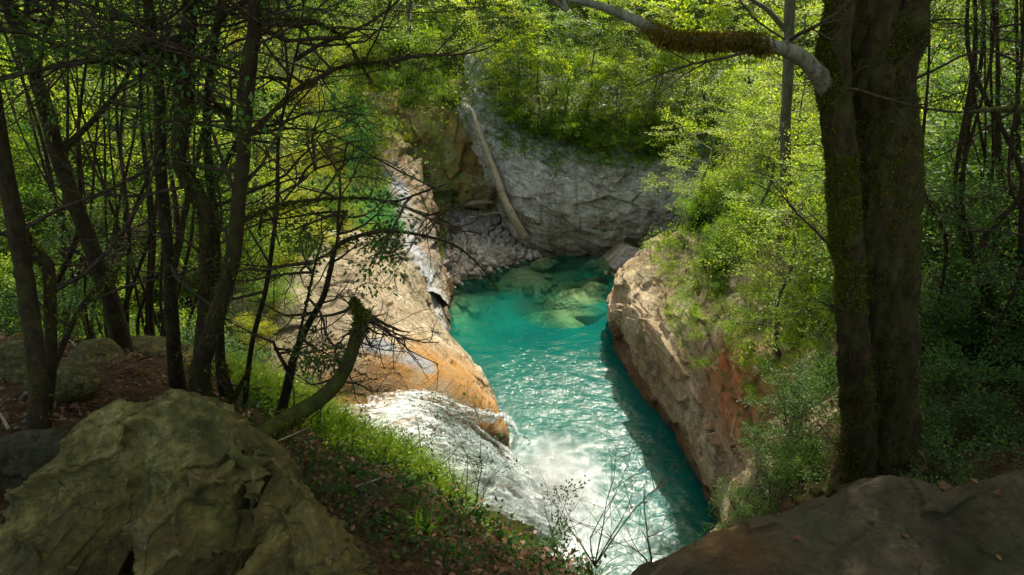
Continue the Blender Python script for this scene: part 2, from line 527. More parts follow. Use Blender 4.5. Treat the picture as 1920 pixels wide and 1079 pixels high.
# river bed of the pool and base ground beyond everything
def bed_z(x, y):
    shallow = sstep(20.5, 27.5, y + x * -0.55)
    z = -2.9 + 2.4 * shallow
    z = z + 1.1 * np.exp(-((x - 5.6) ** 2) / 1.2) + .25 * np.sin(x * 1.3 + y * .7)
    return z
xs = np.linspace(-12, 16, 170); ys = np.linspace(4, 36, 200)
GX, GY = np.meshgrid(xs, ys, indexing='ij')
GZ = bed_z(GX, GY)
G = np.stack([GX, GY, GZ], -1)
G[..., 2] += .12 * fbm(G, 1.2, 4) + .10 * fbm(G, .35, 3)
o = link("riverbed", mesh_np("riverbed", G.reshape(-1, 3), gridfaces(170, 200), m_bed, True, {"moss": np.zeros(G[..., 0].size), "stain": np.zeros(G[..., 0].size), "wet": np.zeros(G[..., 0].size)}))
tag(o, "gravelly bed under the clear turquoise pool", "riverbed", kind="structure")
V = np.array([[-400, -200, -4.2], [400, -200, -4.2], [400, 600, -4.2], [-400, 600, -4.2]], float)
o = link("ground", mesh_np("ground", V, np.array([[0, 1, 2, 3]]), m_forest))
tag(o, "low ground sheet beneath the gorge", "ground", kind="structure")

# right-hand cliff
RW = [  # rows along the wall (tip -> near): below water, base, lower, upper, rim, top, back
 [(5.6, 27.0, -3), (5.6, 26.5, -1), (5.9, 26.0, 1.5), (6.3, 25.5, 2.6), (7, 25, 3.2), (8, 24.6, 3.6), (9.5, 24, 4.2)],
 [(4.2, 24.6, -3), (4.2, 24.3, 0), (4.1, 24.0, 1.3), (4.5, 23.6, 2.5), (5.1, 23.2, 3.1), (6.2, 23, 3.7), (8.5, 22.6, 4.6)],
 [(3.9, 23.2, -3), (3.85, 22.6, 0), (3.6, 22.4, 1.1), (3.75, 22.2, 2.2), (4.3, 22.0, 2.9), (5.8, 21.6, 3.7), (8.3, 21, 5.2)],
 [(4.0, 21.2, -3), (3.95, 20.8, 0), (3.8, 20.7, 1.3), (4.0, 20.6, 2.5), (4.8, 20.3, 3.2), (5.9, 20, 4.2), (8.3, 19, 6.6)],
 [(4.4, 18.7, -3), (4.35, 18.5, 0), (4.45, 18.4, 1.4), (4.6, 18.3, 2.7), (5.1, 18.0, 3.7), (5.9, 17.5, 4.7), (8.3, 17, 7.5)],
 [(5.1, 15.7, -3), (5.05, 15.6, 0), (5.05, 15.6, 1.7), (5.1, 15.5, 3.2), (5.4, 15.3, 4.4), (6.1, 15, 5.4), (8.3, 15, 8.2)],
 [(5.7, 13.4, -3), (5.5, 13.4, 0), (5.35, 13.3, 2.0), (5.35, 13.2, 3.8), (5.5, 13.0, 5.2), (6.2, 12.7, 6.3), (8.2, 12.5, 8.8)],
 [(5.9, 11.3, -3), (5.7, 11.3, 0), (5.4, 11.2, 2.3), (5.3, 11.0, 4.4), (5.4, 10.8, 6.0), (6.1, 10.5, 7.2), (8.0, 10, 9.4)],
 [(5.5, 9.0, -3), (5.2, 9.0, 0), (4.9, 9.0, 2.5), (4.7, 8.9, 5.0), (4.8, 8.8, 6.8), (5.5, 8.6, 7.9), (7.6, 8, 9.8)],
 [(3.6, 7.2, -3), (3.5, 7.2, 0), (3.3, 7.1, 2.7), (3.2, 7.0, 5.4), (3.4, 6.9, 7.4), (4.4, 6.8, 8.5), (7, 6.5, 10)],
 [(2.4, 5.6, -3), (2.3, 5.6, -1), (2.2, 5.5, 1.5), (2.2, 5.4, 3.2), (2.4, 5.2, 4.4), (3.4, 4.8, 6.0), (6.5, 4.8, 7.5)],
]
def attr_right(G, N):
    x, y, z = G[..., 0], G[..., 1], G[..., 2]
    up = N[..., 2]
    moss = sstep(.45, .8, up) * sstep(2.6, 3.6, z) * .9 + sstep(4.2, 6, z) * .5 * (y < 15)
    stain = np.exp(-(((y - 13.4) / 1.5) ** 2 + ((z - 4.2) / 1.1) ** 2)) * 1.1 + np.exp(-(((y - 11.2) / 1.2) ** 2 + ((z - 5.4) / 1.0) ** 2)) * .8 + .15
    wet = 1 - sstep(.25, .95, z + .4 * fbm(G, 1.0, 3))
    stain = stain + .45 * wet
    return {"moss": np.clip(moss, 0, 1), "stain": np.clip(stain, 0, 1), "wet": wet}
o = patch("cliff", RW, 640, 320, m_right, rockdisp(.22, .05, .025, 1.35, (1, .5, 1.5), 0, 3, .30), attr_right, ground=True)
tag(o, "tan and orange streaked rock wall rising from the water right of the pool", "cliff", kind="structure")

# far cliff across the pool
def fc(px0, px1, Yb, Yt, top=275):
    r = []
    for k, t in enumerate((-.25, 0, .25, .5, .75, 1.0)):
        px = px0 + (px1 - px0) * max(t, 0)
        py = 474 + (top - 474) * t
        bulge = 0.9 * math.sin(math.pi * max(0, min(1, t))) * 1.0
        r.append(tuple(atY(px, py, Yb + (Yt - Yb) * t - bulge)))
    q = np.array(r[-1])
    r.append(tuple(q + np.array([0, 1.6, .9]))); r.append(tuple(q + np.array([0, 4.5, 2.4])))
    return r
FC = [fc(1015, 900, 34.5, 37, 200), fc(985, 872, 31.8, 34.2, 215), fc(1002, 905, 30.0, 32.6, 222), fc(1050, 975, 29.6, 32.2, 262), fc(1130, 1080, 29.8, 32.2, 275),
      fc(1220, 1200, 30.0, 32.0, 282), fc(1330, 1330, 29.4, 31.6, 270), fc(1480, 1480, 29.0, 31.5, 260), fc(1650, 1650, 28.5, 31, 240)]
def attr_far(G, N):
    z = G[..., 2]
    return {"moss": np.clip(sstep(.5, .85, N[..., 2]) + sstep(4.3, 5.0, z) * .5 + .05, 0, 1),
            "stain": np.clip(.08 + .25 * (1 - sstep(.1, .8, z)), 0, 1), "wet": 1 - sstep(.1, .6, z)}
def disp_far(G, N):
    x, z = G[..., 0], G[..., 2]
    # folded strata: ledges following curved bands
    q = z * 1.0 - .055 * (x - 5.5) ** 2 + .5 * np.sin(x * .6) + .35 * fbm(G, 2.5, 3, .5, 4) * 2
    led = ((q * .85 + .45 * fbm(G, .9, 4, .5, 41)) % 1.0) ** 1.6
    led2 = ((q * 2.7 + .5 * fbm(G, .5, 3, .5, 43)) % 1.0) ** 1.5
    return .20 * led * np.clip(.5 + 1.2 * fbm(G, 1.6, 3, .5, 8), 0, 1.2) + .05 * led2 * np.clip(.5 + 1.5 * fbm(G, 1.0, 3, .5, 18), 0, 1) + rockdisp(.25, .06, .03, 1.2, (.6, .6, 1.5), 0, 5, .26)(G + np.stack([0 * x, 0 * x, -.055 * (x - 5.5) ** 2], -1), N)
o = patch("cliff", FC, 520, 260, m_far, disp_far, attr_far, ground=True)
tag(o, "grey brown folded rock face across the far end of the pool", "cliff", kind="structure")

# gully wall behind the fallen log
GW = []
for (px, dy) in ((640, 0), (700, 0), (770, 0), (840, -10), (900, -20), (980, -20)):
    GW.append([tuple(atY(px + 60, 520 + dy, 32.2)), tuple(atY(px + 40, 420 + dy, 32.9)), tuple(atY(px + 20, 330, 33.4)), tuple(atY(px, 230, 34.2)), tuple(atY(px, 170, 36.5)), tuple(atY(px, 110, 41))])
def attr_gully(G, N):
    return {"moss": np.clip(.5 + .6 * fbm(G, 2, 3, .5, 3), 0, 1), "stain": np.clip(.6 + .8 * fbm(G * np.array([1, 1, .3]), 1.0, 3, .5, 6), 0, 1), "wet": np.zeros(G.shape[:2])}
o = patch("cliff", GW, 160, 160, m_gully, rockdisp(.5, .2, .08, 1.3, (1, 1, .6), 0, 8, .4), attr_gully, ground=True)
tag(o, "mossy ochre rock wall in the gully behind the leaning dead trunk", "cliff", kind="structure")

# spur descending to the pool from upper left
SPU = [
 [atY(430, 150, 44), atY(540, 120, 44), atY(625, 95, 44), atY(672, 110, 44), atY(720, 170, 43), atY(740, 260, 42)],
 [atY(470, 240, 37), atY(570, 205, 37), atY(645, 160, 37.5), atY(700, 175, 37), atY(752, 250, 36), atY(775, 350, 36)],
 [atY(520, 330, 31), atY(610, 310, 31), atY(672, 270, 32), atY(738, 280, 31.5), atY(790, 340, 31), atY(815, 430, 31)],
 [atY(540, 430, 26.5), atY(640, 410, 27), atY(700, 385, 28), atY(762, 390, 28), atY(805, 440, 28), atY(845, 540, 28)],
 [atY(540, 500, 23), atY(650, 470, 23.5), atY(725, 445, 24.5), atY(782, 470, 25), atY(818, 510, 25.6), atz(840, 575, -.6)],
 [atY(540, 560, 20), atY(660, 520, 20.5), atY(745, 500, 21.5), atY(795, 535, 22.5), atY(828, 580, 23.2), atz(850, 640, -.8)],
]
CHUTE = [atY(*q) for q in ((640, 140, 43), (672, 200, 37), (722, 300, 31), (752, 410, 27.5), (790, 490, 24.6), (812, 550, 23.0), (828, 610, 22.0))]
def attr_spur(G, N):
    x, y, z = G[..., 0], G[..., 1], G[..., 2]
    pale = 1 - sstep(.35, .75, polydist(G, CHUTE) + .2 * fbm(G, .8, 3))
    return {"pale": pale, "moss": np.clip(.35 + .4 * sstep(26, 34, y), 0, 1) * (1 - pale), "stain": np.clip(.25 + .6 * fbm(G, 2.5, 3, .5, 2) + .5 * (1 - sstep(.2, 1, z)), 0, 1), "wet": 1 - sstep(.1, .7, z)}
o = patch("rock_ridge", SPU, 260, 150, m_grey, rockdisp(.35, .12, .05, 1.2, (1, .5, 1.2), 0, 11, .3), attr_spur, ground=True)
tag(o, "grey rock ridge running down to the left shore of the pool", "rock ridge", kind="structure")

# left rock bank and the shelf the river runs over
LB = [
 [atY(440, 420, 20), atY(560, 430, 19), atY(640, 435, 18.5), atY(700, 450, 19.5), atY(755, 490, 21.5), atY(798, 530, 23.4), atz(833, 570, .0), atz(842, 575, -2.5)],
 [atY(430, 500, 17), atY(560, 505, 16.4), atY(650, 505, 16.2), atY(712, 520, 17.0), atY(770, 560, 18.9), atY(815, 605, 21.0), atz(846, 640, .0), atz(856, 645, -2.5)],
 [atY(430, 570, 15), atY(560, 570, 14.9), atY(660, 572, 14.8), atY(740, 590, 15.2), atY(800, 620, 16.4), atY(845, 645, 18.2), atz(872, 670, .4), atz(880, 680, -2.5)],
 [atY(430, 640, 13.9), atY(560, 640, 13.7), atY(670, 645, 13.4), atY(760, 660, 13.4), atY(830, 675, 14.1), atY(880, 695, 15.4), atz(908, 720, 1.0), atz(905, 730, -2.5)],
 [atz(430, 690, 4.7), atz(560, 705, 4.9), atz(680, 710, 4.95), atz(770, 712, 4.9), atz(845, 722, 4.6), atz(897, 742, 3.7), atz(926, 768, 2.2), atz(905, 760, -2.5)],
 [atz(430, 740, 4.4), atz(560, 755, 4.5), atz(690, 752, 4.6), atz(780, 748, 4.65), atz(860, 765, 4.3), atz(915, 785, 3.5), atz(944, 815, 2.4), atz(930, 800, -2.5)],
 [atz(430, 800, 4.2), atz(560, 810, 4.3), atz(700, 805, 4.35), atz(790, 800, 4.2), atz(860, 805, 3.9), atz(915, 822, 3.2), atz(942, 840, 2.1), atz(955, 860, -2.5)],
 [atz(430, 880, 4.2), atz(560, 900, 4.2), atz(700, 890, 4.0), atz(800, 880, 3.6), atz(870, 875, 2.9), atz(920, 880, 1.9), atz(965, 895, .5), atz(990, 910, -2.5)],
 [atz(430, 1000, 4.2), atz(560, 1020, 4.0), atz(720, 1010, 3.6), atz(830, 990, 3.0), atz(900, 980, 2.0), atz(970, 980, .9), atz(1010, 985, -.3), atz(1030, 990, -2.5)],
 [atz(430, 1150, 4.2), atz(560, 1170, 4.0), atz(720, 1170, 3.4), atz(830, 1150, 2.5), atz(930, 1150, 1.2), atz(1010, 1120, .1), atz(1060, 1120, -1), atz(1080, 1120, -2.5)],
]
def attr_left(G, N):
    x, y, z = G[..., 0], G[..., 1], G[..., 2]
    riv = 1 - sstep(12.4, 14.0, y + .45 * fbm(G, .8, 3, .5, 5))
    lip = sstep(-3.6, -1.2, x) * (1 - sstep(13.5, 15.5, y))
    stain = np.clip(riv * .95 + lip * .75 + .25 * (1 - sstep(.2, .9, z)) + .05, 0, 1)
    moss = np.clip((1 - sstep(-6, -4.2, x + .6 * fbm(G, 1.2, 3))) * .8 + .15 * sstep(15, 18, y), 0, 1) * (1 - riv)
    pale = 1 - sstep(.30, .65, polydist(G, CHUTE) + .2 * fbm(G, .8, 3))
    pale = np.maximum(pale, 1 - sstep(.12, .3, polydist(G, [atY(*q) for q in ((690, 645, 13.3), (740, 655, 13.3), (800, 690, 13.2))]) + .1 * fbm(G, .5, 3)))
    return {"pale": pale, "moss": moss, "stain": stain, "wet": np.clip(riv * .6 + (1 - sstep(.1, .7, z)), 0, 1)}
def disp_left(G, N):
    d = rockdisp(.22, .04, .02, 1.5, (1, .8, 1.6), 0, 21, .12)(G, N)
    # diagonal ribs, the bedding planes of the slab
    q = G[..., 0] * .5 + G[..., 1] * .9 + .5 * fbm(G, 1.6, 4, .5, 12)
    d = d + .09 * (np.abs(((q * 1.3) % 1) - .5) * 2) * sstep(13, 14.5, G[..., 1])
    return d * (.35 + .65 * sstep(12, 13.5, G[..., 1]))
o = patch("rock_bank", LB, 520, 420, m_tan, disp_left, attr_left, ground=True)
tag(o, "sunlit tan and orange rock bank beside the waterfall left of the pool", "rock bank", kind="structure")

# hills under the vegetation
def hillgrid(xs, ys, f, name, label, n=(90, 90)):
    C = [[(x, y, f(x, y)) for y in ys] for x in xs]
    o = patch(name, C, n[0], n[1], m_forest, lambda G, N: np.stack([0 * G[..., 0], 0 * G[..., 0], .5 * fbm(G, 4, 4)], -1), None, flip=True, ground=True)
    tag(o, label, "hill", kind="structure")
def left_h(x, y):
    xr = np.interp(y, [9, 12, 20, 30, 44], [-4.6, -5.2, -6.2, -9.5, -13.5])
    base = 4.3 + max(0, min(1, (y - 12.5) / 5)) * 1.6 + .10 * max(0, y - 18) + .55 * max(0, y - 36)
    base += .12 * max(0, -x - 10)
    return base - 5.5 * max(0, min(1, (x - xr) / 2.5 + .2)) ** 1
hillgrid(np.linspace(-60, -3, 20), [8.5, 11, 12.5, 14, 16, 18, 22, 26, 30, 34, 38, 44, 52, 65, 90], left_h, "hill", "bushy green hillside left of the gorge behind the river")
def far_h(x, y):
    return 4.2 + .52 * max(0, y - 33) ** 1.0 - .006 * max(0, y - 45) ** 1.6 + .06 * max(0, x - 5)
hillgrid(np.linspace(-25, 60, 16), [31.8, 33, 35, 38, 42, 47, 53, 60, 70, 90], lambda x, y: far_h(x, y) - (7 * max(0, min(1, 1.6 - abs((x + 4.0) / 3.4))) if y < 36 else 0) - (3 if y < 32 else 0),
         "hill", "steep wooded hillside beyond the far cliff")
def right_h(x, y):
    rx = np.interp(y, [6, 9, 11, 13, 15.5, 18.5, 21, 25, 30], [3.2, 4.6, 5.2, 5.4, 5.2, 4.9, 4.6, 5.0, 7.0])
    rz = np.interp(y, [6, 9, 11, 13, 15.5, 18.5, 21, 25, 30], [7.6, 6.6, 5.8, 5.0, 4.2, 3.5, 3.0, 2.8, 3.5])
    d = x - rx
    z = rz - .5 + 1.0 * min(d, 3) + .55 * max(0, min(d - 3, 8)) + .35 * max(0, d - 11)
    return z - 5 * max(0, 1.7 - d)
hillgrid([4, 5, 6, 7, 8, 9.5, 12, 16, 22, 32, 50], [6.5, 8, 9, 11, 13, 15.5, 18.5, 21, 23.5, 26, 30, 34], right_h, "hill", "steep overgrown slope above the right cliff", (110, 110))

# foreground ledge
XC = [-16, -9, -5, -3, -1.5, -.6, .2, 1.0, 2.0, 3.2, 5, 8, 14]
LZ = {
 -3:   [13, 12.6, 12.4, 12.4, 12.4, 12.4, 12.4, 12.4, 12.4, 12.4, 12.6, 13, 15],
 1:    [13, 12.2, 12.1, 12.0, 11.8, 11.6, 11.5, 11.5, 11.4, 11.4, 11.6, 12.5, 15],
 2.5:  [12.5, 11.8, 11.6, 11.6, 11.3, 11.0, 10.75, 10.4, 10.3, 10.7, 11.2, 12.2, 15],
 3.2:  [12.2, 11.6, 11.4, 11.4, 11.0, 10.7, 10.2, 9.6, 9.2, 10.2, 10.9, 12, 14.5],
 4:    [12, 11.4, 11.2, 11.15, 10.5, 9.95, 8.7, 7.4, 7.2, 9.5, 10.5, 11.7, 14],
 5.5:  [11, 10.7, 10.5, 10.2, 9.15, 8.0, 5.4, 4, 5.4, 8.5, 9.8, 11.2, 13.6],
 7:    [9.2, 9.2, 8.9, 8.2, 6.2, 4.2, 1.2, -.5, 0, 6.5, 9.2, 10.9, 13.2],
 8.5:  [6, 6, 6, 5.8, 4.8, 2.2, -1, -3, -3, 2.5, 7.5, 10.5, 13],
 10:   [4.2, 4.2, 4.2, 4.1, 3.4, 2.2, -1, -3, -3.5, -2, 4.5, 9.5, 12.8],
 12:   [4.0, 4.0, 3.6, 3.3, 2.6, 1, -2, -3.5, -3.5, -3.5, 1, 9, 12.6],
}
C = [[(x, y, LZ[y][i]) for y in LZ] for i, x in enumerate(XC)]
o = patch("ground", C, 330, 260, m_soil, lambda G, N: np.stack([0 * G[..., 0], 0 * G[..., 0], .16 * fbm(G, .9, 4) + .05 * fbm(G, .2, 3)], -1), None, flip=True, ground=True)
tag(o, "dark leaf-littered forest ledge in the foreground", "ground", kind="structure")

BV = [BVHTree.FromPolygons([tuple(v) for v in V.tolist()], [tuple(f) for f in F.tolist()]) for V, F in TERR]
def ground(x, y, zmax=60.0):
    best, nb = None, None
    for b in BV:
        h = b.ray_cast(Vector((float(x), float(y), zmax)), Vector((0, 0, -1)))
        if h[0] is not None and (best is None or h[0].z > best): best, nb = h[0].z, h[1]
    return best, nb
def hit(px, py):
    d = ray(px, py); best = None
    for i, b in enumerate(BV):
        h = b.ray_cast(Vector((0, 0, CAM_Z)), Vector(d))
        if h[0] is not None and (best is None or h[3] < best[1]): best = (h[0], h[3], h[1], i)
    return best

# ------------------------------------------------------------------ loose rocks
def rock_mesh(name, mat, seed, n=40, sq=(1, 1, .7), rough=.28, moss=0.0, cells=1.1):
    u = np.linspace(0, math.pi, n); v = np.linspace(0, 2 * math.pi, n * 2)
    U, Vv = np.meshgrid(u, v, indexing='ij')
    P = np.stack([np.sin(U) * np.cos(Vv), np.sin(U) * np.sin(Vv), np.cos(U)], -1)
    r = np.random.default_rng(seed)
    d = np.ones(U.shape)
    for i in range(9):       # planar cuts make facets
        a = unit(r.normal(size=3)); h = .62 + .25 * r.random()
        pr = (P * a).sum(-1)
        d = np.minimum(d, np.where(pr > .05, h / np.maximum(pr, .05), 9))
    d = d + rough * .35 * fbm(P + seed * 3.1, .8, 4) + rough * .18 * fbm(P + seed, .25, 4, .6, 2, True)
    G = P * d[..., None] * np.array(sq)
    N = gnormals(G)
    A = {"moss": np.clip(moss * (.4 + P[..., 2]), 0, 1).ravel(), "stain": np.zeros(U.size), "wet": np.zeros(U.size)}
    return mesh_np(name, G.reshape(-1, 3), gridfaces(n, 2 * n), mat, True, A)
stones = [rock_mesh("rubble_stone", m_stone, 40 + i, 14, (1, .8 + .1 * i % .3, .6), .3) for i in range(6)]
# rubble fan left of the far cliff
cnt = 0
r2 = np.random.default_rng(5)
RUB = [[atY(740, 470, 32), atY(800, 395, 33.5), atY(880, 385, 34), atY(960, 390, 33.2), atY(1000, 400, 33)],
       [atY(770, 520, 28.5), atY(830, 450, 30.5), atY(880, 440, 31), atY(940, 440, 31), atY(1000, 455, 31)],
       [atz(800, 560, .1), atz(850, 520, .25), atz(900, 505, .25), atz(950, 490, .2), atz(1010, 480, 0)],
       [atz(800, 600, -1.2), atz(870, 560, -.9), atz(930, 530, -1), atz(980, 510, -1), atz(1030, 490, -1.5)]]
m_rub = rock_mat("rubble_gravel", FARC, 2.5, (1, 1, 1), bump=1.0, crack=.9)
def disp_rub(G, N):
    a, b = worley(G, .42, 3); a2, b2 = worley(G, .2, 9)
    return .28 * (sstep(0, .35, b - a)) + .1 * sstep(0, .4, b2 - a2) - .1
o = patch("rubble_bank", RUB, 200, 160, m_rub, disp_rub, lambda G, N: A0(G, N, .25, .2), flip=False, ground=False)
tag(o, "bank of broken stones at the far left corner of the pool", "rubble", kind="stuff")
VR = np.array([o.data.vertices[i].co[:] for i in range(len(o.data.vertices))]).reshape(200, 160, 3)
for i in range(110):
    a, b = int(r2.integers(10, 190)), int(r2.integers(4, 156))
    p = VR[a, b]
    s = .12 + .28 * r2.random() ** 2.2
    o = link("rubble_stone", stones[i % 6], None, (p[0], p[1], p[2] + s * .15))
    o.scale = (s, s, s); o.rotation_euler = tuple(r2.random(3) * 6)
    tag(o, "pale angular stone lying loose on the rubble bank by the far shallows", "stone", "stones on the rubble bank")
def place_rock(name, px, py, z, size, mat, seed, label, cat="boulder", rot=0, n=60, sq=(1, 1, .7), moss=0, group=None, Y=None, rough=.28):
    p = atz(px, py, z) if Y is None else atY(px, py, Y)
    o = link(name, rock_mesh(name, mat, seed, n, sq, rough, moss), None, tuple(p))
    o.scale = (size,) * 3; o.rotation_euler = (0, 0, rot)
    tag(o, label, cat, group)
    return o
place_rock("boulder", 1178, 492, .25, 1.0, m_stone, 71, "grey rounded boulder standing in the water at the foot of the far cliff", rot=.5, sq=(1.1, .9, .75))
place_rock("boulder", 1158, 520, -.2, .45, m_sub, 74, "small wet boulder in the water just below the grey rounded one", rot=.2)
place_rock("submerged_boulder", 1085, 572, -.62, 1.35, m_sub, 72, "pale green boulder under the water with its top just breaking the surface", rot=.1, sq=(1.2, .8, .42))
place_rock("submerged_boulder", 1050, 630, -1.2, 1.75, m_sub, 73, "largest green sunken boulder in the middle of the pool", rot=-.2, sq=(1.15, .9, .45))
place_rock("submerged_boulder", 1112, 545, -.4, .65, m_sub, 75, "small sunken green boulder just behind the pale one", rot=.4, sq=(1.1, .8, .5))
place_rock("submerged_boulder", 1020, 498, -.27, .62, m_sub, 76, "olive boulder just under the surface near the far cliff", rot=.4, sq=(1.2, .8, .5))
for i in range(46):
    px = 850 + 290 * r2.random(); py = 500 + 90 * r2.random() - (px - 850) * .06
    p = atz(px, py, -.5)
    z = float(bed_z(np.array(p[0]), np.array(p[1])))
    if z < -1.6 and i % 3: continue
    s = .15 + .3 * r2.random()
    o = link("submerged_stone", stones[i % 6].copy(), None, tuple(atz(px, py, z + .1)))
    o.data.materials[0] = m_sub
    o.scale = (s * 1.2, s, s * .8); o.rotation_euler = (0, 0, 6 * r2.random())
    tag(o, "small algae-covered stone on the bed of the far shallows", "stone", "stones under the shallow water")

# ------------------------------------------------------------------ water
PL = (1.35, 14.2)      # plunge point of the fall
def water_mesh():
    xs = np.linspace(-6, 9.5, 300); ys = np.linspace(4.5, 33.5, 480)
    X, Y = np.meshgrid(xs, ys, indexing='ij')
    P = np.stack([X, Y, 0 * X], -1)
    dpl = np.sqrt((X - PL[0]) ** 2 + ((Y - PL[1]) / 1.0) ** 2)
    amp = .012 + .05 * np.exp(-dpl / 3.5)
    z = amp * fbm(P * np.array([1, 1.6, 1]), .55, 4, .6, 3) + amp * .5 * fbm(P, .2, 3, .6, 8)
    boil = np.exp(-(dpl / 1.3) ** 2)
    z = z + boil * (.14 + .16 * fbm(P, .35, 4, .6, 12, True))
    P[..., 2] = z
    # foam: solid at the plunge, torn outward, drifting downstream (towards the camera)
    Q = np.stack([X + .25 * fbm(P, .8, 3, .5, 2), Y + .3 * fbm(P, .8, 3, .5, 5), 0 * X], -1)
    n = fbm(Q, .5, 5, .6, 20, True) * .5 + .5
    down = np.sqrt(((X - PL[0] - .1) / 1.15) ** 2 + (np.where(Y > PL[1], (Y - PL[1]) / 1.25, (Y - PL[1]) / 3.4)) ** 2)
    core = 1 - sstep(.45, 1.15, down)
    edge = 1 - sstep(.6, 2.1, down)
    foam = np.clip(core * .75 + edge * sstep(.45, .95, n) * .6 + (1 - sstep(1, 3.0, down)) * sstep(.74, .95, n) * .35, 0, 1)
    d2 = np.exp(-(((X - .1) / .55) ** 2 + ((Y - 15.9) / .5) ** 2))      # small side chute
    foam = np.clip(foam + d2 * sstep(.35, .7, n), 0, 1)
    depth = -bed_z(X, Y)
    for o in bpy.data.objects:             # sunken boulders reduce the depth of water above them
        if not o.name.startswith("submerged_boulder"): continue
        v = np.empty(len(o.data.vertices) * 3); o.data.vertices.foreach_get("co", v); v = v.reshape(-1, 3) * o.scale[0]
        c_, s_ = math.cos(o.rotation_euler[2]), math.sin(o.rotation_euler[2])
        v = np.stack([v[:, 0] * c_ - v[:, 1] * s_, v[:, 0] * s_ + v[:, 1] * c_, v[:, 2]], -1) + np.array(o.location)
        bt = BVHTree.FromPolygons([tuple(q) for q in v.tolist()], [tuple(f.vertices) for f in o.data.polygons])
        lo, hi = v.min(0), v.max(0)
        for i, j in np.argwhere((X > lo[0]) & (X < hi[0]) & (Y > lo[1]) & (Y < hi[1])):
            h = bt.ray_cast(Vector((X[i, j], Y[i, j], 2)), Vector((0, 0, -1)))
            if h[0] is not None: depth[i, j] = max(0, min(depth[i, j], -h[0].z))
    return P, foam, depth
P, foam, depth = water_mesh()
mw = M("pool_water")
fo = mw.attr("foam"); de = mw.attr("depth")
deepc = mw.ramp(mw.math('MULTIPLY', de, .33), [(.1, (.012, .12, .08)), (.45, (.002, .105, .080)), (.95, (.0005, .075, .064))])
deepc = mw.mix(mw.ramp(mw.noise(.35, 4), [(.4, 0.0), (.7, .5)]), deepc, (.001, .035, .036))
hh = mw.math('ADD', mw.math('MULTIPLY', mw.noise(6.5, 4, .55, mw.scale((1, 1.7, 1)), .8), 1.0), mw.math('MULTIPLY', mw.noise(15, 3, .6), .25))
calm = mw.attr("calm")
x = mw.n("ShaderNodeBump"); x.inputs["Distance"].default_value = .030
mw.l(hh, x.inputs["Height"]); mw.l(calm, x.inputs["Strength"])
nb = x.outputs[0]
dif = mw.n("ShaderNodeBsdfDiffuse"); mw.l(deepc, dif.inputs[0])
trn = mw.n("ShaderNodeBsdfTransparent")
mw.l(mw.ramp(mw.math('MULTIPLY', de, .33), [(.08, (.70, .92, .80)), (.4, (.26, .76, .62)), (.9, (.04, .5, .42))]), trn.inputs[0])
gls = mw.n("ShaderNodeBsdfGlossy"); gls.inputs["Roughness"].default_value = .10; mw.l(nb, gls.inputs["Normal"])
body = mw.n("ShaderNodeMixShader")
mw.l(mw.ramp(mw.math('MULTIPLY', de, .33), [(.04, .02), (.35, .34), (.85, .85)]), body.inputs[0])
mw.l(trn.outputs[0], body.inputs[1]); mw.l(dif.outputs[0], body.inputs[2])
fr = mw.n("ShaderNodeFresnel"); fr.inputs[0].default_value = 1.33; mw.l(nb, fr.inputs["Normal"])
s1 = mw.n("ShaderNodeMixShader"); mw.l(fr.outputs[0], s1.inputs[0]); mw.l(body.outputs[0], s1.inputs[1]); mw.l(gls.outputs[0], s1.inputs[2])
fd = mw.n("ShaderNodeBsdfDiffuse"); fd.inputs[0].default_value = (.46, .52, .53, 1)
mw.l(mw.bump(mw.noise(9, 8, .7), .6, .08), fd.inputs["Normal"])
s2 = mw.n("ShaderNodeMixShader")
fm = mw.math('MULTIPLY', fo, mw.ramp(mw.noise(7, 8, .75, dist=1.0), [(.25, .55), (.6, 1.0)]))
mw.l(fm, s2.inputs[0]); mw.l(s1.outputs[0], s2.inputs[1]); mw.l(fd.outputs[0], s2.inputs[2])
mw.l(s2.outputs[0], mw.out.inputs[0])
calmv = np.clip(.85 - .7 * sstep(17, 24, P[..., 1]) - .3 * sstep(0, 3, -P[..., 0] + .5), .1, 1)
o = link("water", mesh_np("water", P.reshape(-1, 3), gridfaces(300, 480), mw.m, True,
     {"foam": foam.ravel(), "depth": depth.ravel(), "calm": calmv.ravel()}))
tag(o, "rippled turquoise pool at the bottom of the gorge", "water", kind="structure")

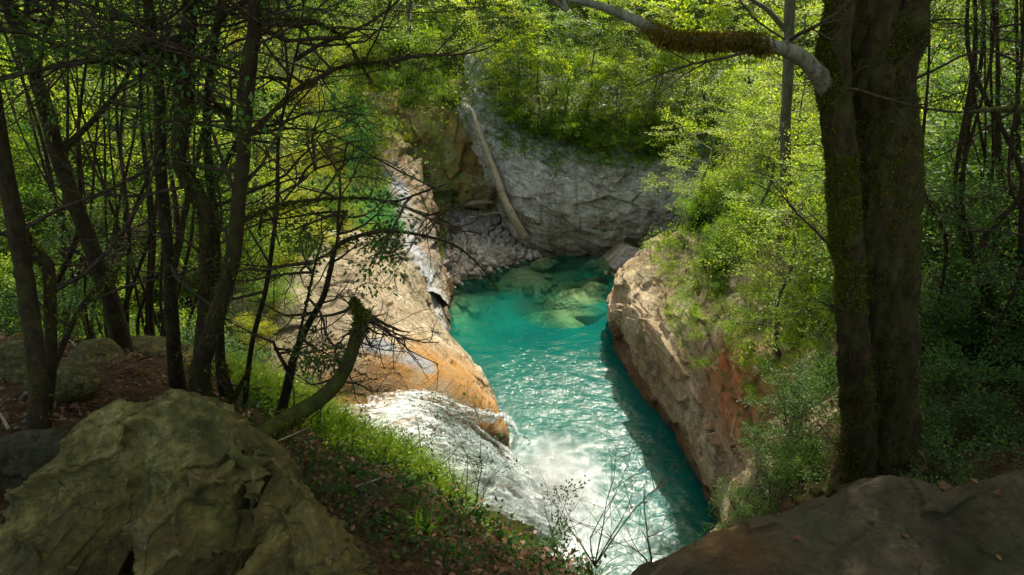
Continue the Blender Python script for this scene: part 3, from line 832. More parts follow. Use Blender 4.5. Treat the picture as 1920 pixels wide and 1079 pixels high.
# white water: river over the shelf and the fall into the pool
def falls_mat():
    m = M("white_water")
    u = m.attr("u"); v = m.attr("v"); den = m.attr("dens")
    cx = m.n("ShaderNodeCombineXYZ")
    m.l(m.math('MULTIPLY', u, 1.5), cx.inputs[0]); m.l(m.math('MULTIPLY', v, 11.0), cx.inputs[1]); m.l(m.math('MULTIPLY', m.attr("layer"), 7.0), cx.inputs[2])
    n1 = m.noise(1.0, 6, .55, cx.outputs[0], .7)
    n2 = m.noise(5.0, 6, .7)
    a = m.math('ADD', m.math('MULTIPLY', m.math('SUBTRACT', n1, .5), 3.0), m.math('MULTIPLY', m.math('SUBTRACT', n2, .5), .25))
    a = m.math('ADD', a, den)
    al = m.ramp(a, [(.22, .02), (.50, .35), (.95, .96)])
    col = m.ramp(n1, [(.32, (.16, .21, .23)), (.50, (.36, .40, .42)), (.66, (.52, .55, .56))])
    m.set(Base_Color=col, Roughness=.6, Normal=m.bump(n1, .25, .10), Specular_IOR_Level=.3)
    tl = m.n("ShaderNodeBsdfTranslucent"); tl.inputs[0].default_value = (.8, .84, .85, 1)
    mm = m.n("ShaderNodeMixShader"); mm.inputs[0].default_value = .3
    m.l(m.b.outputs[0], mm.inputs[1]); m.l(tl.outputs[0], mm.inputs[2])
    tr = m.n("ShaderNodeBsdfTransparent"); tr.inputs[0].default_value = (.93, .96, .95, 1)
    gl = m.n("ShaderNodeBsdfGlossy"); gl.inputs["Roughness"].default_value = .35
    m.l(m.bump(n2, .6, .06), gl.inputs["Normal"])
    wt = m.n("ShaderNodeMixShader"); wt.inputs[0].default_value = .06
    m.l(tr.outputs[0], wt.inputs[1]); m.l(gl.outputs[0], wt.inputs[2])
    mx = m.n("ShaderNodeMixShader"); m.l(al, mx.inputs[0]); m.l(wt.outputs[0], mx.inputs[1]); m.l(mm.outputs[0], mx.inputs[2])
    m.l(mx.outputs[0], m.out.inputs[0])
    return m.m
m_fall = falls_mat()
RV = [
 [atz(200, 690, 5.0), atz(230, 790, 4.9), atz(260, 900, 4.9), atz(300, 1010, 4.9)],
 [atz(440, 700, 4.9), atz(460, 780, 4.85), atz(480, 880, 4.85), atz(500, 1000, 4.85)],
 [atz(590, 762, 4.85), atz(600, 815, 4.82), atz(620, 890, 4.8), atz(640, 1000, 4.75)],
 [atz(690, 762, 4.82), atz(700, 812, 4.8), atz(710, 880, 4.72), atz(730, 990, 4.55)],
 [atz(765, 752, 4.8), atz(775, 800, 4.72), atz(790, 866, 4.5), atz(810, 975, 4.2)],
 [atz(815, 775, 4.6), atz(835, 815, 4.4), atz(855, 870, 4.1), atz(880, 970, 3.6)],
 [atz(862, 812, 4.1), atz(885, 843, 3.8), atz(910, 885, 3.4), atz(930, 970, 2.8)],
 [atz(912, 850, 3.1), atz(930, 872, 2.9), atz(950, 905, 2.5), atz(975, 985, 1.8)],
 [atz(955, 880, 1.6), atz(968, 898, 1.4), atz(985, 930, 1.1), atz(1015, 1000, .7)],
 [atz(985, 905, -.1), atz(1000, 920, -.15), atz(1025, 955, -.2), atz(1055, 1020, -.3)],
]
def sheet(name, ctrl, nu, nv, lift, layer, dens, parent=None, seed=0):
    G = loft(ctrl, nu, nv)
    u = np.linspace(0, 1, nu)[:, None] * np.ones(nv)
    v = np.ones(nu)[:, None] * np.linspace(0, 1, nv)
    G[..., 2] += lift
    Q = np.stack([u * 14, v * 14, np.full_like(u, layer * 3.3)], -1)
    G[..., 2] += (.16 * fbm(Q, 1.5, 4, .6, seed) + .12 * fbm(Q * np.array([.7, 3.2, 1]), .9, 4, .6, seed + 4, True)) * (.5 + .9 * sstep(.3, .7, u))
    G[..., 2] += .03 * fbm(Q * np.array([1.2, 2.6, 1]), .45, 3, .5, seed + 14, True)
    D = dens(u, v)
    me = mesh_np(name, G.reshape(-1, 3), gridfaces(nu, nv), m_fall, True, {"u": u.ravel() * 3.5, "v": v.ravel(), "dens": D.ravel(), "layer": np.full(u.size, layer)})
    return link(name, me, parent)
edge = lambda v: sstep(0, .05, v)
wf = sheet("waterfall", RV, 260, 120, .06, 0.0, lambda u, v: (.24 + .46 * sstep(.2, .45, u) + .15 * sstep(.1, .3, v) * sstep(.15, .4, u)) * (.35 + .65 * edge(v)))
tag(wf, "white cascade sliding over the orange rock shelf and dropping into the pool", "waterfall", kind="structure")
sheet("water_veil", RV[3:], 200, 110, .22, 1.0, lambda u, v: (-.35 + .85 * sstep(.25, .6, u)) * edge(v) - .3 * (1 - edge(v)), wf, 9)
sheet("water_veil", [[p + np.array([.10, .1, 0]) for p in r] for r in RV[5:]], 160, 100, .38, 2.0, lambda u, v: (-.40 + .75 * sstep(.2, .6, u)) * edge(v) - .4 * (1 - edge(v)), wf, 19)
SC = [  # narrow chute between the orange rocks
 [atz(742, 742, 4.88), atz(745, 752, 4.86), atz(748, 764, 4.84)],
 [atz(800, 738, 4.88), atz(800, 752, 4.85), atz(795, 768, 4.8)],
 [atz(850, 752, 4.75), atz(846, 768, 4.68), atz(838, 782, 4.6)],
 [atz(895, 768, 4.2), atz(890, 783, 4.15), atz(880, 796, 4.05)],
 [atz(932, 778, 3.6), atz(930, 790, 3.5), atz(925, 800, 3.4)],
 [atz(953, 785, 2.4), atz(954, 795, 2.3), atz(955, 806, 2.2)],
 [atz(962, 800, .8), atz(966, 808, .7), atz(970, 818, .6)],
 [atz(966, 812, -.2), atz(972, 820, -.2), atz(976, 830, -.2)],
]
sc_ = sheet("waterfall", SC, 160, 40, .06, 3.0, lambda u, v: (.35 + .3 * sstep(.4, .7, u)) * sstep(0, .2, v) * (1 - sstep(.8, 1, v)) + .05, None, 29)
tag(sc_, "thin side chute of white water between the orange rocks above the main fall", "waterfall", kind="structure")
# droplets thrown up by the fall
mdrop = M("water_drops"); mdrop.set(Base_Color=(.5, .53, .54), Roughness=.4); 
trd = mdrop.n("ShaderNodeBsdfTransparent"); mxd = mdrop.n("ShaderNodeMixShader"); mxd.inputs[0].default_value = .35
mdrop.l(mdrop.b.outputs[0], mxd.inputs[1]); mdrop.l(trd.outputs[0], mxd.inputs[2]); mdrop.l(mxd.outputs[0], mdrop.out.inputs[0])
n = 5000
t = rng.random(n)
Gf = np.array([[np.mean(np.array(r), 0)] for r in RV])[:, 0]
base = cr(Gf, 4.5 + 4.5 * t ** .6)
base = base + rng.normal(size=(n, 3)) * np.array([.45, .7, .18]) * (.3 + t[:, None])
k = n // 2
base[:k] = np.array([PL[0] - .1, PL[1] - .3, 0]) + rng.normal(size=(k, 3)) * np.array([.55, .75, .0]) + np.abs(rng.normal(size=(k, 1))) * np.array([[0, 0, .38]])
base[:, 2] = np.maximum(base[:, 2], .05)
V1, F1 = leafquads(base, rndunit(n), rndunit(n), .02 + .02 * rng.random(n), .018, .6)
o = link("spray", mesh_np("spray", V1, F1, mdrop.m))
tag(o, "fine white spray thrown up where the waterfall lands", "spray", kind="stuff")

mi = bpy.data.materials.new("mist"); mi.use_nodes = True
mt = mi.node_tree; mt.nodes.remove(mt.nodes["Principled BSDF"])
vo = mt.nodes.new("ShaderNodeVolumePrincipled"); vo.inputs["Color"].default_value = (.95, .97, 1, 1); vo.inputs["Anisotropy"].default_value = .2
tc = mt.nodes.new("ShaderNodeTexCoord"); gr = mt.nodes.new("ShaderNodeTexGradient"); gr.gradient_type = 'SPHERICAL'
mt.links.new(tc.outputs["Object"], gr.inputs[0])
nz = mt.nodes.new("ShaderNodeTexNoise"); nz.inputs["Scale"].default_value = 2.2; nz.inputs["Detail"].default_value = 2; mt.links.new(tc.outputs["Object"], nz.inputs["Vector"])
ml = mt.nodes.new("ShaderNodeMath"); ml.operation = 'MULTIPLY'; mt.links.new(gr.outputs["Fac"], ml.inputs[0]); mt.links.new(nz.outputs["Fac"], ml.inputs[1])
m2 = mt.nodes.new("ShaderNodeMath"); m2.operation = 'MULTIPLY'; m2.inputs[1].default_value = 1.5; mt.links.new(ml.outputs[0], m2.inputs[0])
mt.links.new(m2.outputs[0], vo.inputs["Density"]); mt.links.new(vo.outputs[0], mt.nodes["Material Output"].inputs["Volume"])
u_ = np.linspace(0, math.pi, 14); v_ = np.linspace(0, 2 * math.pi, 28)
U_, V_ = np.meshgrid(u_, v_, indexing='ij')
o = link("mist", mesh_np("mist", np.stack([np.sin(U_) * np.cos(V_), np.sin(U_) * np.sin(V_), np.cos(U_)], -1).reshape(-1, 3), gridfaces(14, 28), mi), None, (PL[0] - .25, PL[1] - .3, .55))
o.scale = (1.6, 1.7, 1.3)
tag(o, "thin white mist hanging over the foot of the waterfall", "mist", kind="stuff")

# ------------------------------------------------------------------ foreground boulders
def attr_bo(mo=.5, stf=None):
    def f(G, N):
        n = fbm(G, .35, 4, .6, 5)
        return {"moss": np.clip(mo * .7 + 1.6 * n, 0, 1), "stain": np.clip((stf(G) if stf else 0) + 0 * n, 0, 1), "wet": 0 * n}
    return f
def rock_from_outline(name, sil, low, back, label, mat, disp, attr, nu=300, nv=220):
    """ridge points (px,py,Y); front rows lower in the picture; back rows fall to the ground behind"""
    ctrl = []
    for s, l in zip(sil, low):
        P0 = atY(*s)
        rows = [P0 + np.array([0, .9, -1.7]), P0 + np.array([0, .42, -.55]), P0 + np.array([0, .12, -.06]), P0]
        for q in l: rows.append(atY(*q))
        rows.append(rows[-1] + np.array([0, -.15, -.9]))
        ctrl.append([tuple(p) for p in rows])
    o = patch(name, ctrl, nu, nv, mat, disp, attr)
    tag(o, label, "boulder")
    return o
def bo_disp(G, N):
    d = .05 * fbm(G, .55, 4, .5, 3) + .02 * fbm(G, .22, 4, .6, 6, True) + .006 * fbm(G, .05, 3, .6, 9)
    a, b = worley(G * np.array([1, 1, 1.5]) + .12 * fbm(G, .3, 3, .5, 2)[..., None], .42, 13)
    W_ = G * np.array([1, 1, 1.4]) + .08 * fbm(G, .25, 4, .55, 2)[..., None]
    d = d + .034 * facets(W_, .42, 5) + .008 * facets(W_, .14, 6) + .006 * fbm(G, .05, 4, .6, 9)
    m = sstep(-.25, .15, fbm(G, .5, 3, .5, 77))
    d = d - .03 * (1 - sstep(0, .05, b - a)) * m
    a, b = worley(G * np.array([1, 1.2, 1.5]) + .10 * fbm(G, .15, 3, .5, 2)[..., None], .17, 19)
    d = d - .008 * (1 - sstep(0, .06, b - a)) * (1 - m)
    return d
def pix(G):
    x, y, z = G[..., 0], G[..., 1], G[..., 2] - CAM_Z
    dp = y * cp - z * sp
    return np.stack([960 + FPX * x / dp, 540 - FPX * (y * sp + z * cp) / dp], -1)
CRACKS = [[(20, 935), (90, 893), (150, 885), (215, 855), (232, 838)], [(270, 790), (335, 765), (380, 762), (420, 790)], [(232, 838), (240, 800), (300, 790)], [(300, 890), (330, 905), (420, 905), (478, 870)],
          [(262, 1000), (230, 1060), (180, 1120)], [(355, 905), (300, 960), (262, 1000)], [(20, 1000), (60, 1030), (70, 1060)], [(440, 810), (430, 850), (455, 880)]]
def cut(G):
    p = pix(G); p = p + 7 * np.stack([fbm(G, .06, 3, .6, 3), fbm(G, .06, 3, .6, 8)], -1)
    d = np.zeros(G.shape[:2])
    for c in CRACKS:
        c = [np.array(q, float) for q in c]
        pd = polydist(p, c)
        d = d - .045 * np.exp(-(pd / 5.0) ** 2) - .02 * np.exp(-(pd / 18.0) ** 2)
    return d
bo_main = lambda G, N: bo_disp(G, N) + cut(G)
# main slab
sil = [(-320, 1250, 1.9), (-120, 1080, 2.05), (0, 965, 2.15), (70, 875, 2.25), (140, 805, 2.35), (205, 762, 2.42), (255, 768, 2.42), (310, 742, 2.42), (350, 752, 2.38), (400, 790, 2.30), (445, 822, 2.22), (474, 852, 2.14)]
low = []
for (px, py, Y) in sil:
    low.append([(px + 12, py + (1120 - py) * .3, Y - .17), (px + 25, py + (1150 - py) * .62, Y - .36), (px + 30, max(py + 60, 1180), Y - .58)])
for k, (qx, qy, qY) in zip((-5, -4, -3, -2, -1), ((258, 1085, 1.66), (312, 1012, 1.74), (365, 955, 1.84), (425, 905, 1.95), (476, 872, 2.08))):
    a = sil[k]       # the face ends in a crevice above the lower blocks
    low[k] = [(a[0] * .67 + qx * .33, a[1] * .67 + qy * .33, a[2] * .67 + qY * .33 - .01), (a[0] * .3 + qx * .7, a[1] * .3 + qy * .7, a[2] * .3 + qY * .7 - .01), (qx, qy, qY)]
sil += [(488, 880, 2.06), (486, 925, 1.99)]
low += [[(486, 892, 2.04), (483, 905, 2.01), (478, 920, 1.97)], [(484, 935, 1.97), (480, 945, 1.95), (474, 955, 1.92)]]
rock_from_outline("boulder", sil, low, None, "large pale olive boulder filling the lower left corner", m_bo, bo_main, attr_bo(.35), 520, 380)
sil = [(a, b, c + .09) for a, b, c in ((230, 1110, 1.70), (300, 1030, 1.80), (350, 978, 1.88), (400, 938, 1.93), (450, 905, 1.98), (500, 900, 1.99), (532, 930, 1.94), (556, 980, 1.88), (566, 1060, 1.80))]
low = [[(p[0] - 4, p[1] + 45, p[2] - .07), (p[0] - 12, p[1] + 110, p[2] - .16), (p[0] - 22, p[1] + 230, p[2] - .28)] for p in sil]
CR2 = [[(352, 985), (385, 1010), (372, 1050), (350, 1090)], [(385, 1010), (440, 1035), (478, 1025)], [(512, 905), (500, 965), (478, 1025), (440, 1090)], [(430, 920), (455, 960), (500, 965)]]
def cut2(G):
    p = pix(G); p = p + 6 * np.stack([fbm(G, .05, 3, .6, 3), fbm(G, .05, 3, .6, 8)], -1)
    d = np.zeros(G.shape[:2])
    for c in CR2:
        pd = polydist(p, [np.array(q, float) for q in c]); d = d - .04 * np.exp(-(pd / 5.0) ** 2) - .03 * np.exp(-(pd / 16.0) ** 2)
    return d
rock_from_outline("boulder", sil, low, None, "blocky cracked rock wedged below the right side of the large pale boulder", m_bo, lambda G, N: bo_disp(G, N) + cut2(G), attr_bo(.3), 300, 240)
sil = [(440, 1110, 1.62), (480, 1050, 1.74), (525, 990, 1.85), (560, 965, 1.90), (590, 1005, 1.82), (615, 1045, 1.78), (635, 1090, 1.72), (650, 1150, 1.65)]
low = [[(p[0] - 5, p[1] + 40, p[2] - .06), (p[0] - 15, p[1] + 110, p[2] - .14), (p[0] - 30, p[1] + 220, p[2] - .24)] for p in sil]
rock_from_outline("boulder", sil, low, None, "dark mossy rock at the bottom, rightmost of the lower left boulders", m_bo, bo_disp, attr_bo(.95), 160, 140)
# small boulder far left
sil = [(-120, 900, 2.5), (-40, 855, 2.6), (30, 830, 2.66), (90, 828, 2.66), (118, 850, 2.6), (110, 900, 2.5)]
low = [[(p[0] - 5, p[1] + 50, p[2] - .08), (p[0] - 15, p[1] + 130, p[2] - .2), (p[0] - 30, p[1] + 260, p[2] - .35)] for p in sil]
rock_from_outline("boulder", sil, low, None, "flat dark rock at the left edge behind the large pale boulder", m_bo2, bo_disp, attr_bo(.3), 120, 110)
# right foreground boulder
sil = [(1190, 1160, 1.75), (1235, 1080, 1.85), (1300, 1035, 1.95), (1370, 998, 2.02), (1460, 972, 2.08), (1560, 935, 2.15), (1650, 895, 2.2), (1700, 890, 2.2), (1780, 908, 2.14), (1850, 898, 2.1), (1925, 882, 2.1), (2060, 860, 2.1), (2200, 900, 2.0)]
sil = [(a, b + 16 + (10 if a > 1750 else 0), c) for a, b, c in sil]
low = [[(p[0] + 4, p[1] + 50, p[2] - .10), (p[0] + 8, p[1] + 130, p[2] - .26), (p[0] + 12, max(1200, p[1] + 60), p[2] - .55)] for p in sil]
def st_r(G): return np.exp(-(((G[..., 0] - .93) / .22) ** 2 + ((G[..., 1] - 2.0) / .12) ** 2)) * 1.2
def bo_disp2(G, N): return .05 * fbm(G, .6, 4, .5, 33) + .014 * fbm(G, .15, 4, .6, 36, True) + .006 * fbm(G, .04, 3, .6, 39) + .03 * facets(G + .05 * fbm(G, .2, 3)[..., None], .3, 3)
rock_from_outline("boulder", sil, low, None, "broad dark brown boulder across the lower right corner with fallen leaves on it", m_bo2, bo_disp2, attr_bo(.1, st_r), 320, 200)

# ------------------------------------------------------------------ vegetation builders
def bush_data(seed, H, R, stems, tipn, size, spr, leafmat, woodmat, depth=2, flat=.4, up=.25, spread=.8, rad=.03, wig=.35):
    """stems from the base; returns wood mesh, leaf mesh"""
    r = np.random.default_rng(seed)
    wood, lf, tips = MB(), MB(), []
    for i in range(stems):
        a = 2 * math.pi * (i + r.random()) / stems
        e = spread * (.3 + .9 * r.random())
        d = unit(np.array([math.cos(a) * e, math.sin(a) * e, 1.0]))
        grow(wood, tips, np.array([.08 * math.cos(a), .08 * math.sin(a), -.25]), d, H * (.6 + .4 * r.random()), rad, depth, r, up, wig, 4)
    for (p, d, L) in tips:
        if p[2] < .1: continue
        spray(lf, p, d, tipn, spr * (.7 + .6 * r.random()), size, flat, r)
    return wood, lf
def tree_data(seed, H, R, limbs, tipn, size, spr, flat=.25, base=.25, rad=.14, depth=1, up=.1):
    r = np.random.default_rng(seed)
    trunk, wood, lf, tips = MB(), MB(), MB(), []
    n = 8
    pts = [np.array([0, 0, -.6])]
    q = np.array([0, 0, -.6])
    for i in range(n):
        q = q + np.array([r.normal() * .12, r.normal() * .12, (H + .6) / n])
        pts.append(q.copy())
    trunk.add(*tube(pts, np.linspace(rad, rad * .15, n + 1), 8, .15, .3, seed, 2))
    pts = np.array(pts)
    for k in range(limbs):
        t = base + (1 - base) * (k + r.random()) / limbs
        p = cr(pts, np.array([t * n]))[0]
        a = k * 2.4 + r.normal() * .4
        prof = math.sin(math.pi * min(1, .18 + .82 * (1 - t) / (1 - base))) ** .6
        d = unit(np.array([math.cos(a), math.sin(a), .15 + .5 * t * r.random()]))
        grow(wood, tips, p, d, R * (.35 + .65 * prof) * (.75 + .4 * r.random()), rad * .28, depth, r, up, .35, 4, (4, 6))
    for (p, d, L) in tips:
        spray(lf, p, d, tipn, spr * (.7 + .7 * r.random()), size, flat, r)
    return trunk, wood, lf

PROTO = {}
def proto(key, fn):
    if key not in PROTO: PROTO[key] = fn()
    return PROTO[key]
def tree_meshes(key, lmat, bmat, **kw):
    def f():
        t, w, l = tree_data(**kw)
        return [("trunk", mesh_np("trunk", *t.data(), bmat)), ("limbs", mesh_np("limbs", *w.data(), bmat)), ("crown", mesh_np("crown", *l.data(), lmat, False))]
    return proto(key, f)
def bush_meshes(key, lmat, bmat, **kw):
    def f():
        w, l = bush_data(leafmat=lmat, woodmat=bmat, **kw)
        return [("stems", mesh_np("stems", *w.data(), bmat)), ("foliage", mesh_np("foliage", *l.data(), lmat, False))]
    return proto(key, f)
def plant(name, parts, loc, rot, sc, label, cat, group, tilt=0, tdir=0):
    e = empty(name, loc)
    e.rotation_euler = (tilt * math.cos(tdir), tilt * math.sin(tdir), rot)
    e.scale = (sc,) * 3 if isinstance(sc, (int, float)) else sc
    for nm, me in parts: link(nm, me, e)
    tag(e, label, cat, group)
    return e

# ---- far broadleaf trees
FT = [tree_meshes("ft%d" % i, l_beech, b_grey, seed=100 + i, H=7.5 + .5 * (i % 3), R=3.3, limbs=18, tipn=[18, 14, 10, 13][i], size=[.17, .21, .29, .24][i], spr=.50, flat=.18, base=.10) for i in range(4)]
FM = [tree_meshes("fm%d" % i, l_mid, b_grey, seed=120 + i, H=7.0, R=3.0, limbs=16, tipn=15, size=.14, spr=.42, flat=.35, base=.1) for i in range(2)]
FD = [tree_meshes("fd%d" % i, l_dark, b_grey, seed=130 + i, H=6.5, R=2.8, limbs=16, tipn=15, size=.13, spr=.42, flat=.5, base=.05) for i in range(2)]
r3 = np.random.default_rng(77)
spots = []
def far_place(px, py, Y, sets, sc, tag_=None):
    p = atY(px, py, Y)
    g, _ = ground(p[0], p[1])
    if g is None: return
    spots.append((p[0], p[1]))
    s = sets[int(r3.integers(len(sets)))]
    near = min(Y, 60)
    plant("broadleaf_tree", s, (p[0], p[1], g), r3.random() * 6.28, sc * (.85 + .3 * r3.random()),
          "bright green broadleaf tree crown on the wooded hillside beyond the far cliff", "tree", "broadleaf trees on the far hillside", .12 * r3.random(), 6.28 * r3.random())
for (px, Y, s) in ((935, 34.0, .62), (1010, 33.2, .58), (1060, 32.6, .45), (1100, 33.4, .60), (1160, 32.6, .48), (1215, 33.2, .58), (1270, 32.5, .5), (960, 33.0, .45), (1320, 33.2, .62), (1390, 33.5, .7), (1480, 33, .7), (1560, 32.5, .7), (1660, 32, .7)):
    far_place(px, 240, Y, FT + FM, s)
for Y, n0, s in ((37, 8, .75), (41, 9, .85), (46, 12, 1.0), (52, 15, 1.1), (59, 17, 1.25), (68, 16, 1.5)):
    for k in range(n0):
        px = -60 + 2100 * (k + r3.random() * .9) / n0
        if Y < 54 and 600 < px < 880: 
            if r3.random() < .7: continue
        far_place(px, 100, Y + r3.normal() * 1.2, FT + FT + FM + FD, s)

# ---- left hillside shrubs and small trees
LS = [bush_meshes("ls%d" % i, [l_mid, l_mid, l_dark, l_yel][i], b_twig, seed=200 + i, H=2.3, R=1.4, stems=9, tipn=9, size=.085, spr=.26, depth=2, flat=.5) for i in range(4)]
LT = [tree_meshes("lt%d" % i, [l_mid, l_beech][i], b_dark, seed=220 + i, H=5.5, R=2.2, limbs=15, tipn=15, size=.10, spr=.36, flat=.35, base=.15, rad=.08) for i in range(2)]
for Y, n0, s in ((13.3, 8, .65), (15.5, 11, .85), (18, 13, 1.0), (21, 13, 1.15), (24.5, 13, 1.25), (28.5, 13, 1.5), (33, 12, 1.7)):
    for k in range(n0):
        lim = {13.3: 330, 15.5: 410, 18: 470, 21: 540, 24.5: 600, 28.5: 600, 33: 590}[Y]
        px = -150 + (lim + 150) * (k + r3.random() * .95) / n0
        p = atY(px, 300, Y + r3.normal() * .5)
        g, _ = ground(p[0], p[1])
        if g is None: continue
        ye = px > 430
        if Y > 17 and k % 3 == 0 and px < 480:
            plant("small_tree", LT[int(r3.integers(2))], (p[0], p[1], g), r3.random() * 6.28, s * .8, "slim leafy tree among the shrubs of the left hillside", "tree", "small trees on the left hillside")
        else:
            m_ = LS[3] if (ye and r3.random() < .5) else LS[int(r3.integers(3))]
            plant("shrub", m_, (p[0], p[1], g), r3.random() * 6.28, s * (.75 + .3 * r3.random()) * (.65 if ye else 1), "leafy green shrub on the left hillside across the river", "shrub", "shrubs on the left hillside")
# ---- shrubs on the ridge and in the gully
for (px, py, Y, s, kk) in ((560, 300, 29, .8, 0), (600, 230, 33, .9, 0), (650, 300, 31, .45, 3), (620, 380, 26, .5, 3), (655, 430, 21, .35, 3), (600, 400, 22, .6, 0), (545, 440, 19, .5, 3), (590, 470, 17.6, .3, 3), (500, 560, 14.6, .4, 0), (480, 620, 13.8, .35, 3), (640, 500, 17, .22, 3),
                          (765, 230, 34.6, .4, 0), (790, 300, 33, .3, 3), (740, 190, 37, .7, 0), (800, 180, 36.5, .8, 0), (850, 300, 33.2, .2, 0), (690, 150, 39, .8, 0), (770, 380, 32.4, .22, 3), (840, 180, 35, .7, 0),
                          (960, 240, 32.6, .5, 0), (1000, 262, 32.2, .45, 0), (1045, 270, 32.1, .55, 0), (1090, 280, 32, .5, 0), (1130, 270, 32, .6, 0), (1180, 282, 31.9, .5, 0), (1225, 285, 31.8, .6, 0), (1270, 280, 31.8, .6, 0), (1080, 250, 32.8, .8, 0), (1200, 250, 32.8, .8, 0)):
    p = atY(px, py, Y)
    g, _ = ground(p[0], p[1])
    plant("shrub", LS[kk], (p[0], p[1], (g or p[2]) - .1), r3.random() * 6.28, s, "low shrub rooted on the rock ridge or in the gully behind the pool", "shrub", "shrubs on the ridge and in the gully")

# ---- right slope: trees and bushes
RT = [tree_meshes("rt%d" % i, [l_beech, l_mid, l_beech, l_dark][i], b_pale if i == 0 else b_grey, seed=240 + i, H=6.0, R=2.5, limbs=17, tipn=17, size=.095, spr=.36, flat=.2, base=.12, rad=.10) for i in range(4)]
RB = [bush_meshes("rb%d" % i, [l_mid, l_grass, l_dark][i], b_twig, seed=260 + i, H=1.7, R=1.2, stems=9, tipn=10, size=.07, spr=.22, depth=2, flat=.45) for i in range(3)]
for (x, y, s, k) in ((7.0, 24.0, .75, 0), (8.3, 21.5, .8, 1), (9.6, 24.5, 1.0, 2), (8.3, 18.5, .75, 0), (9.8, 18.8, .9, 2), (11.5, 21, 1.0, 1), (12.5, 26, 1.1, 0), (10.3, 15.5, .8, 1),
                     (12.4, 17.0, 1.0, 0), (14.5, 20.5, 1.1, 2), (13.5, 13.0, .95, 1), (16.0, 24, 1.2, 1), (17, 16, 1.1, 0), (18, 28, 1.4, 2), (11, 12, .7, 1), (14.5, 10.5, .9, 1), (6.6, 14.2, .55, 0), (7.6, 12.6, .6, 2), (6.9, 17.0, .6, 2), (8.6, 11.0, .6, 1), (10.5, 9.5, .7, 1), (12.5, 8.5, .8, 0), (9.0, 14.0, .7, 0), (6.1, 11.2, .62, 1), (5.9, 12.4, .62, 2), (6.5, 10.3, .55, 0), (8.2, 8.3, .62, 3), (9.6, 8.8, .8, 3), (10.8, 11.0, .95, 3), (8.6, 9.8, .7, 3), (12.4, 12.0, 1.0, 3), (7.4, 9.4, .6, 3)):
    g, _ = ground(x, y)
    plant("small_tree", RT[k], (x, y, g), r3.random() * 6.28, s, "sunlit tree with layered sprays on the slope above the right cliff", "tree", "trees on the slope above the right cliff", .1 * r3.random(), 6.28 * r3.random())
for i in range(105):
    y = 9.5 + 15 * r3.random()
    rx = np.interp(y, [6, 9, 11, 13, 15.5, 18.5, 21, 25, 30], [3.2, 4.6, 5.2, 5.4, 5.2, 4.9, 4.8, 5.0, 7.0])
    x = rx + .9 + 5.2 * r3.random() ** 1.1
    if y > 20.5: x += .8
    g, _ = ground(x, y)
    k = 2 if y < 12.5 and r3.random() < .6 else int(r3.integers(2))
    plant("shrub", RB[k], (x, y, g - .05), r3.random() * 6.28, (.38 + .45 * r3.random()) * (1 if x - rx > 1.6 else .7), "leafy bush on the overgrown slope above the right cliff", "shrub", "bushes above the right cliff")

# ---- fallen dead trunk leaning on the far cliff
e = empty("fallen_tree", atY(968, 395, 31.2))
o_ = np.array(e.location)
pp = [atY(884, 205, 32.2), atY(900, 250, 31.4), atY(925, 315, 30.6), atY(944, 370, 29.9), atY(964, 412, 29.4), atY(982, 446, 29.5)]
mb = MB(); mb.add(*tube(np.array(pp) - o_, [.08, .11, .14, .16, .19, .22], 16, .35, .35, 5, 10)); mb.build("trunk", b_dead, e)
mb = MB(); mb.add(*tube(np.array([atY(928, 330, 31.6), atY(905, 345, 31.4), atY(895, 352, 31.5)]) - o_, [.05, .035, .015], 6, 0, .1, 1, 3)); mb.build("branch_stub", b_dead, e)
tag(e, "bleached dead trunk leaning diagonally against the far cliff", "dead tree")
for (a, b, c, lab) in (((880, 410, 31.5), (950, 398, 31.6), .09, "reddish driftwood log lying on top of the rubble bank"), ((862, 385, 32.4), (925, 380, 32.4), .14, "short thick grey log behind the reddish driftwood")):
    A_, B_ = atY(*a), atY(*b)
    e = empty("driftwood_log", A_)
    mb = MB(); mb.add(*tube(np.array([A_ * 0, (B_ - A_) * .5 + np.array([0, 0, .04]), B_ - A_]), [c, c * .9, c * .6], 10, .2, .2, 7, 6)); mb.build("log_body", b_dead, e)
    mb = MB(); mb.add(*tube(np.array([(B_ - A_) * .4, (B_ - A_) * .5 + np.array([.1, -.1, .3])]), [c * .4, c * .15], 6, 0, .1, 1, 2)); mb.build("branch_stub", b_dead, e)
    tag(e, lab, "log")

# ---- undergrowth, grasses (uncountable)
def scatter(n, xr, yr, accept, seed):
    r = np.random.default_rng(seed); P, Nn = [], []
    tries = 0
    while len(P) < n and tries < n * 6:
        tries += 1
        x = xr[0] + (xr[1] - xr[0]) * r.random(); y = yr[0] + (yr[1] - yr[0]) * r.random()
        g, nn = ground(x, y)
        if g is None: continue
        nn = nn if nn[2] > 0 else -nn
        if not accept(x, y, g, nn): continue
        P.append((x, y, g)); Nn.append(tuple(nn))
    return np.array(P), np.array(Nn), r
def clumps(P, Nn, r, per, R, size, mat, name, label, cat, up=.5, wr=.5, hang=0.0, kindv="stuff"):
    n = len(P)
    C = np.repeat(P, per, 0) + r.normal(size=(n * per, 3)) * R * np.array([1, 1, .5])
    C[:, 2] += abs(r.normal(size=n * per)) * R * .5
    D = unit(r.normal(size=(n * per, 3)) + np.array([0, 0, up]) + np.array([0, 0, -hang]))
    N2 = unit(np.array([0, 0, 1.]) + r.normal(size=(n * per, 3)) * .6)
    V, F = leafquads(C, D, N2, size * (.6 + .8 * r.random(n * per)), size * wr)
    o = link(name, mesh_np(name, V, F, mat, False))
    tag(o, label, cat, None, kindv)
    return o
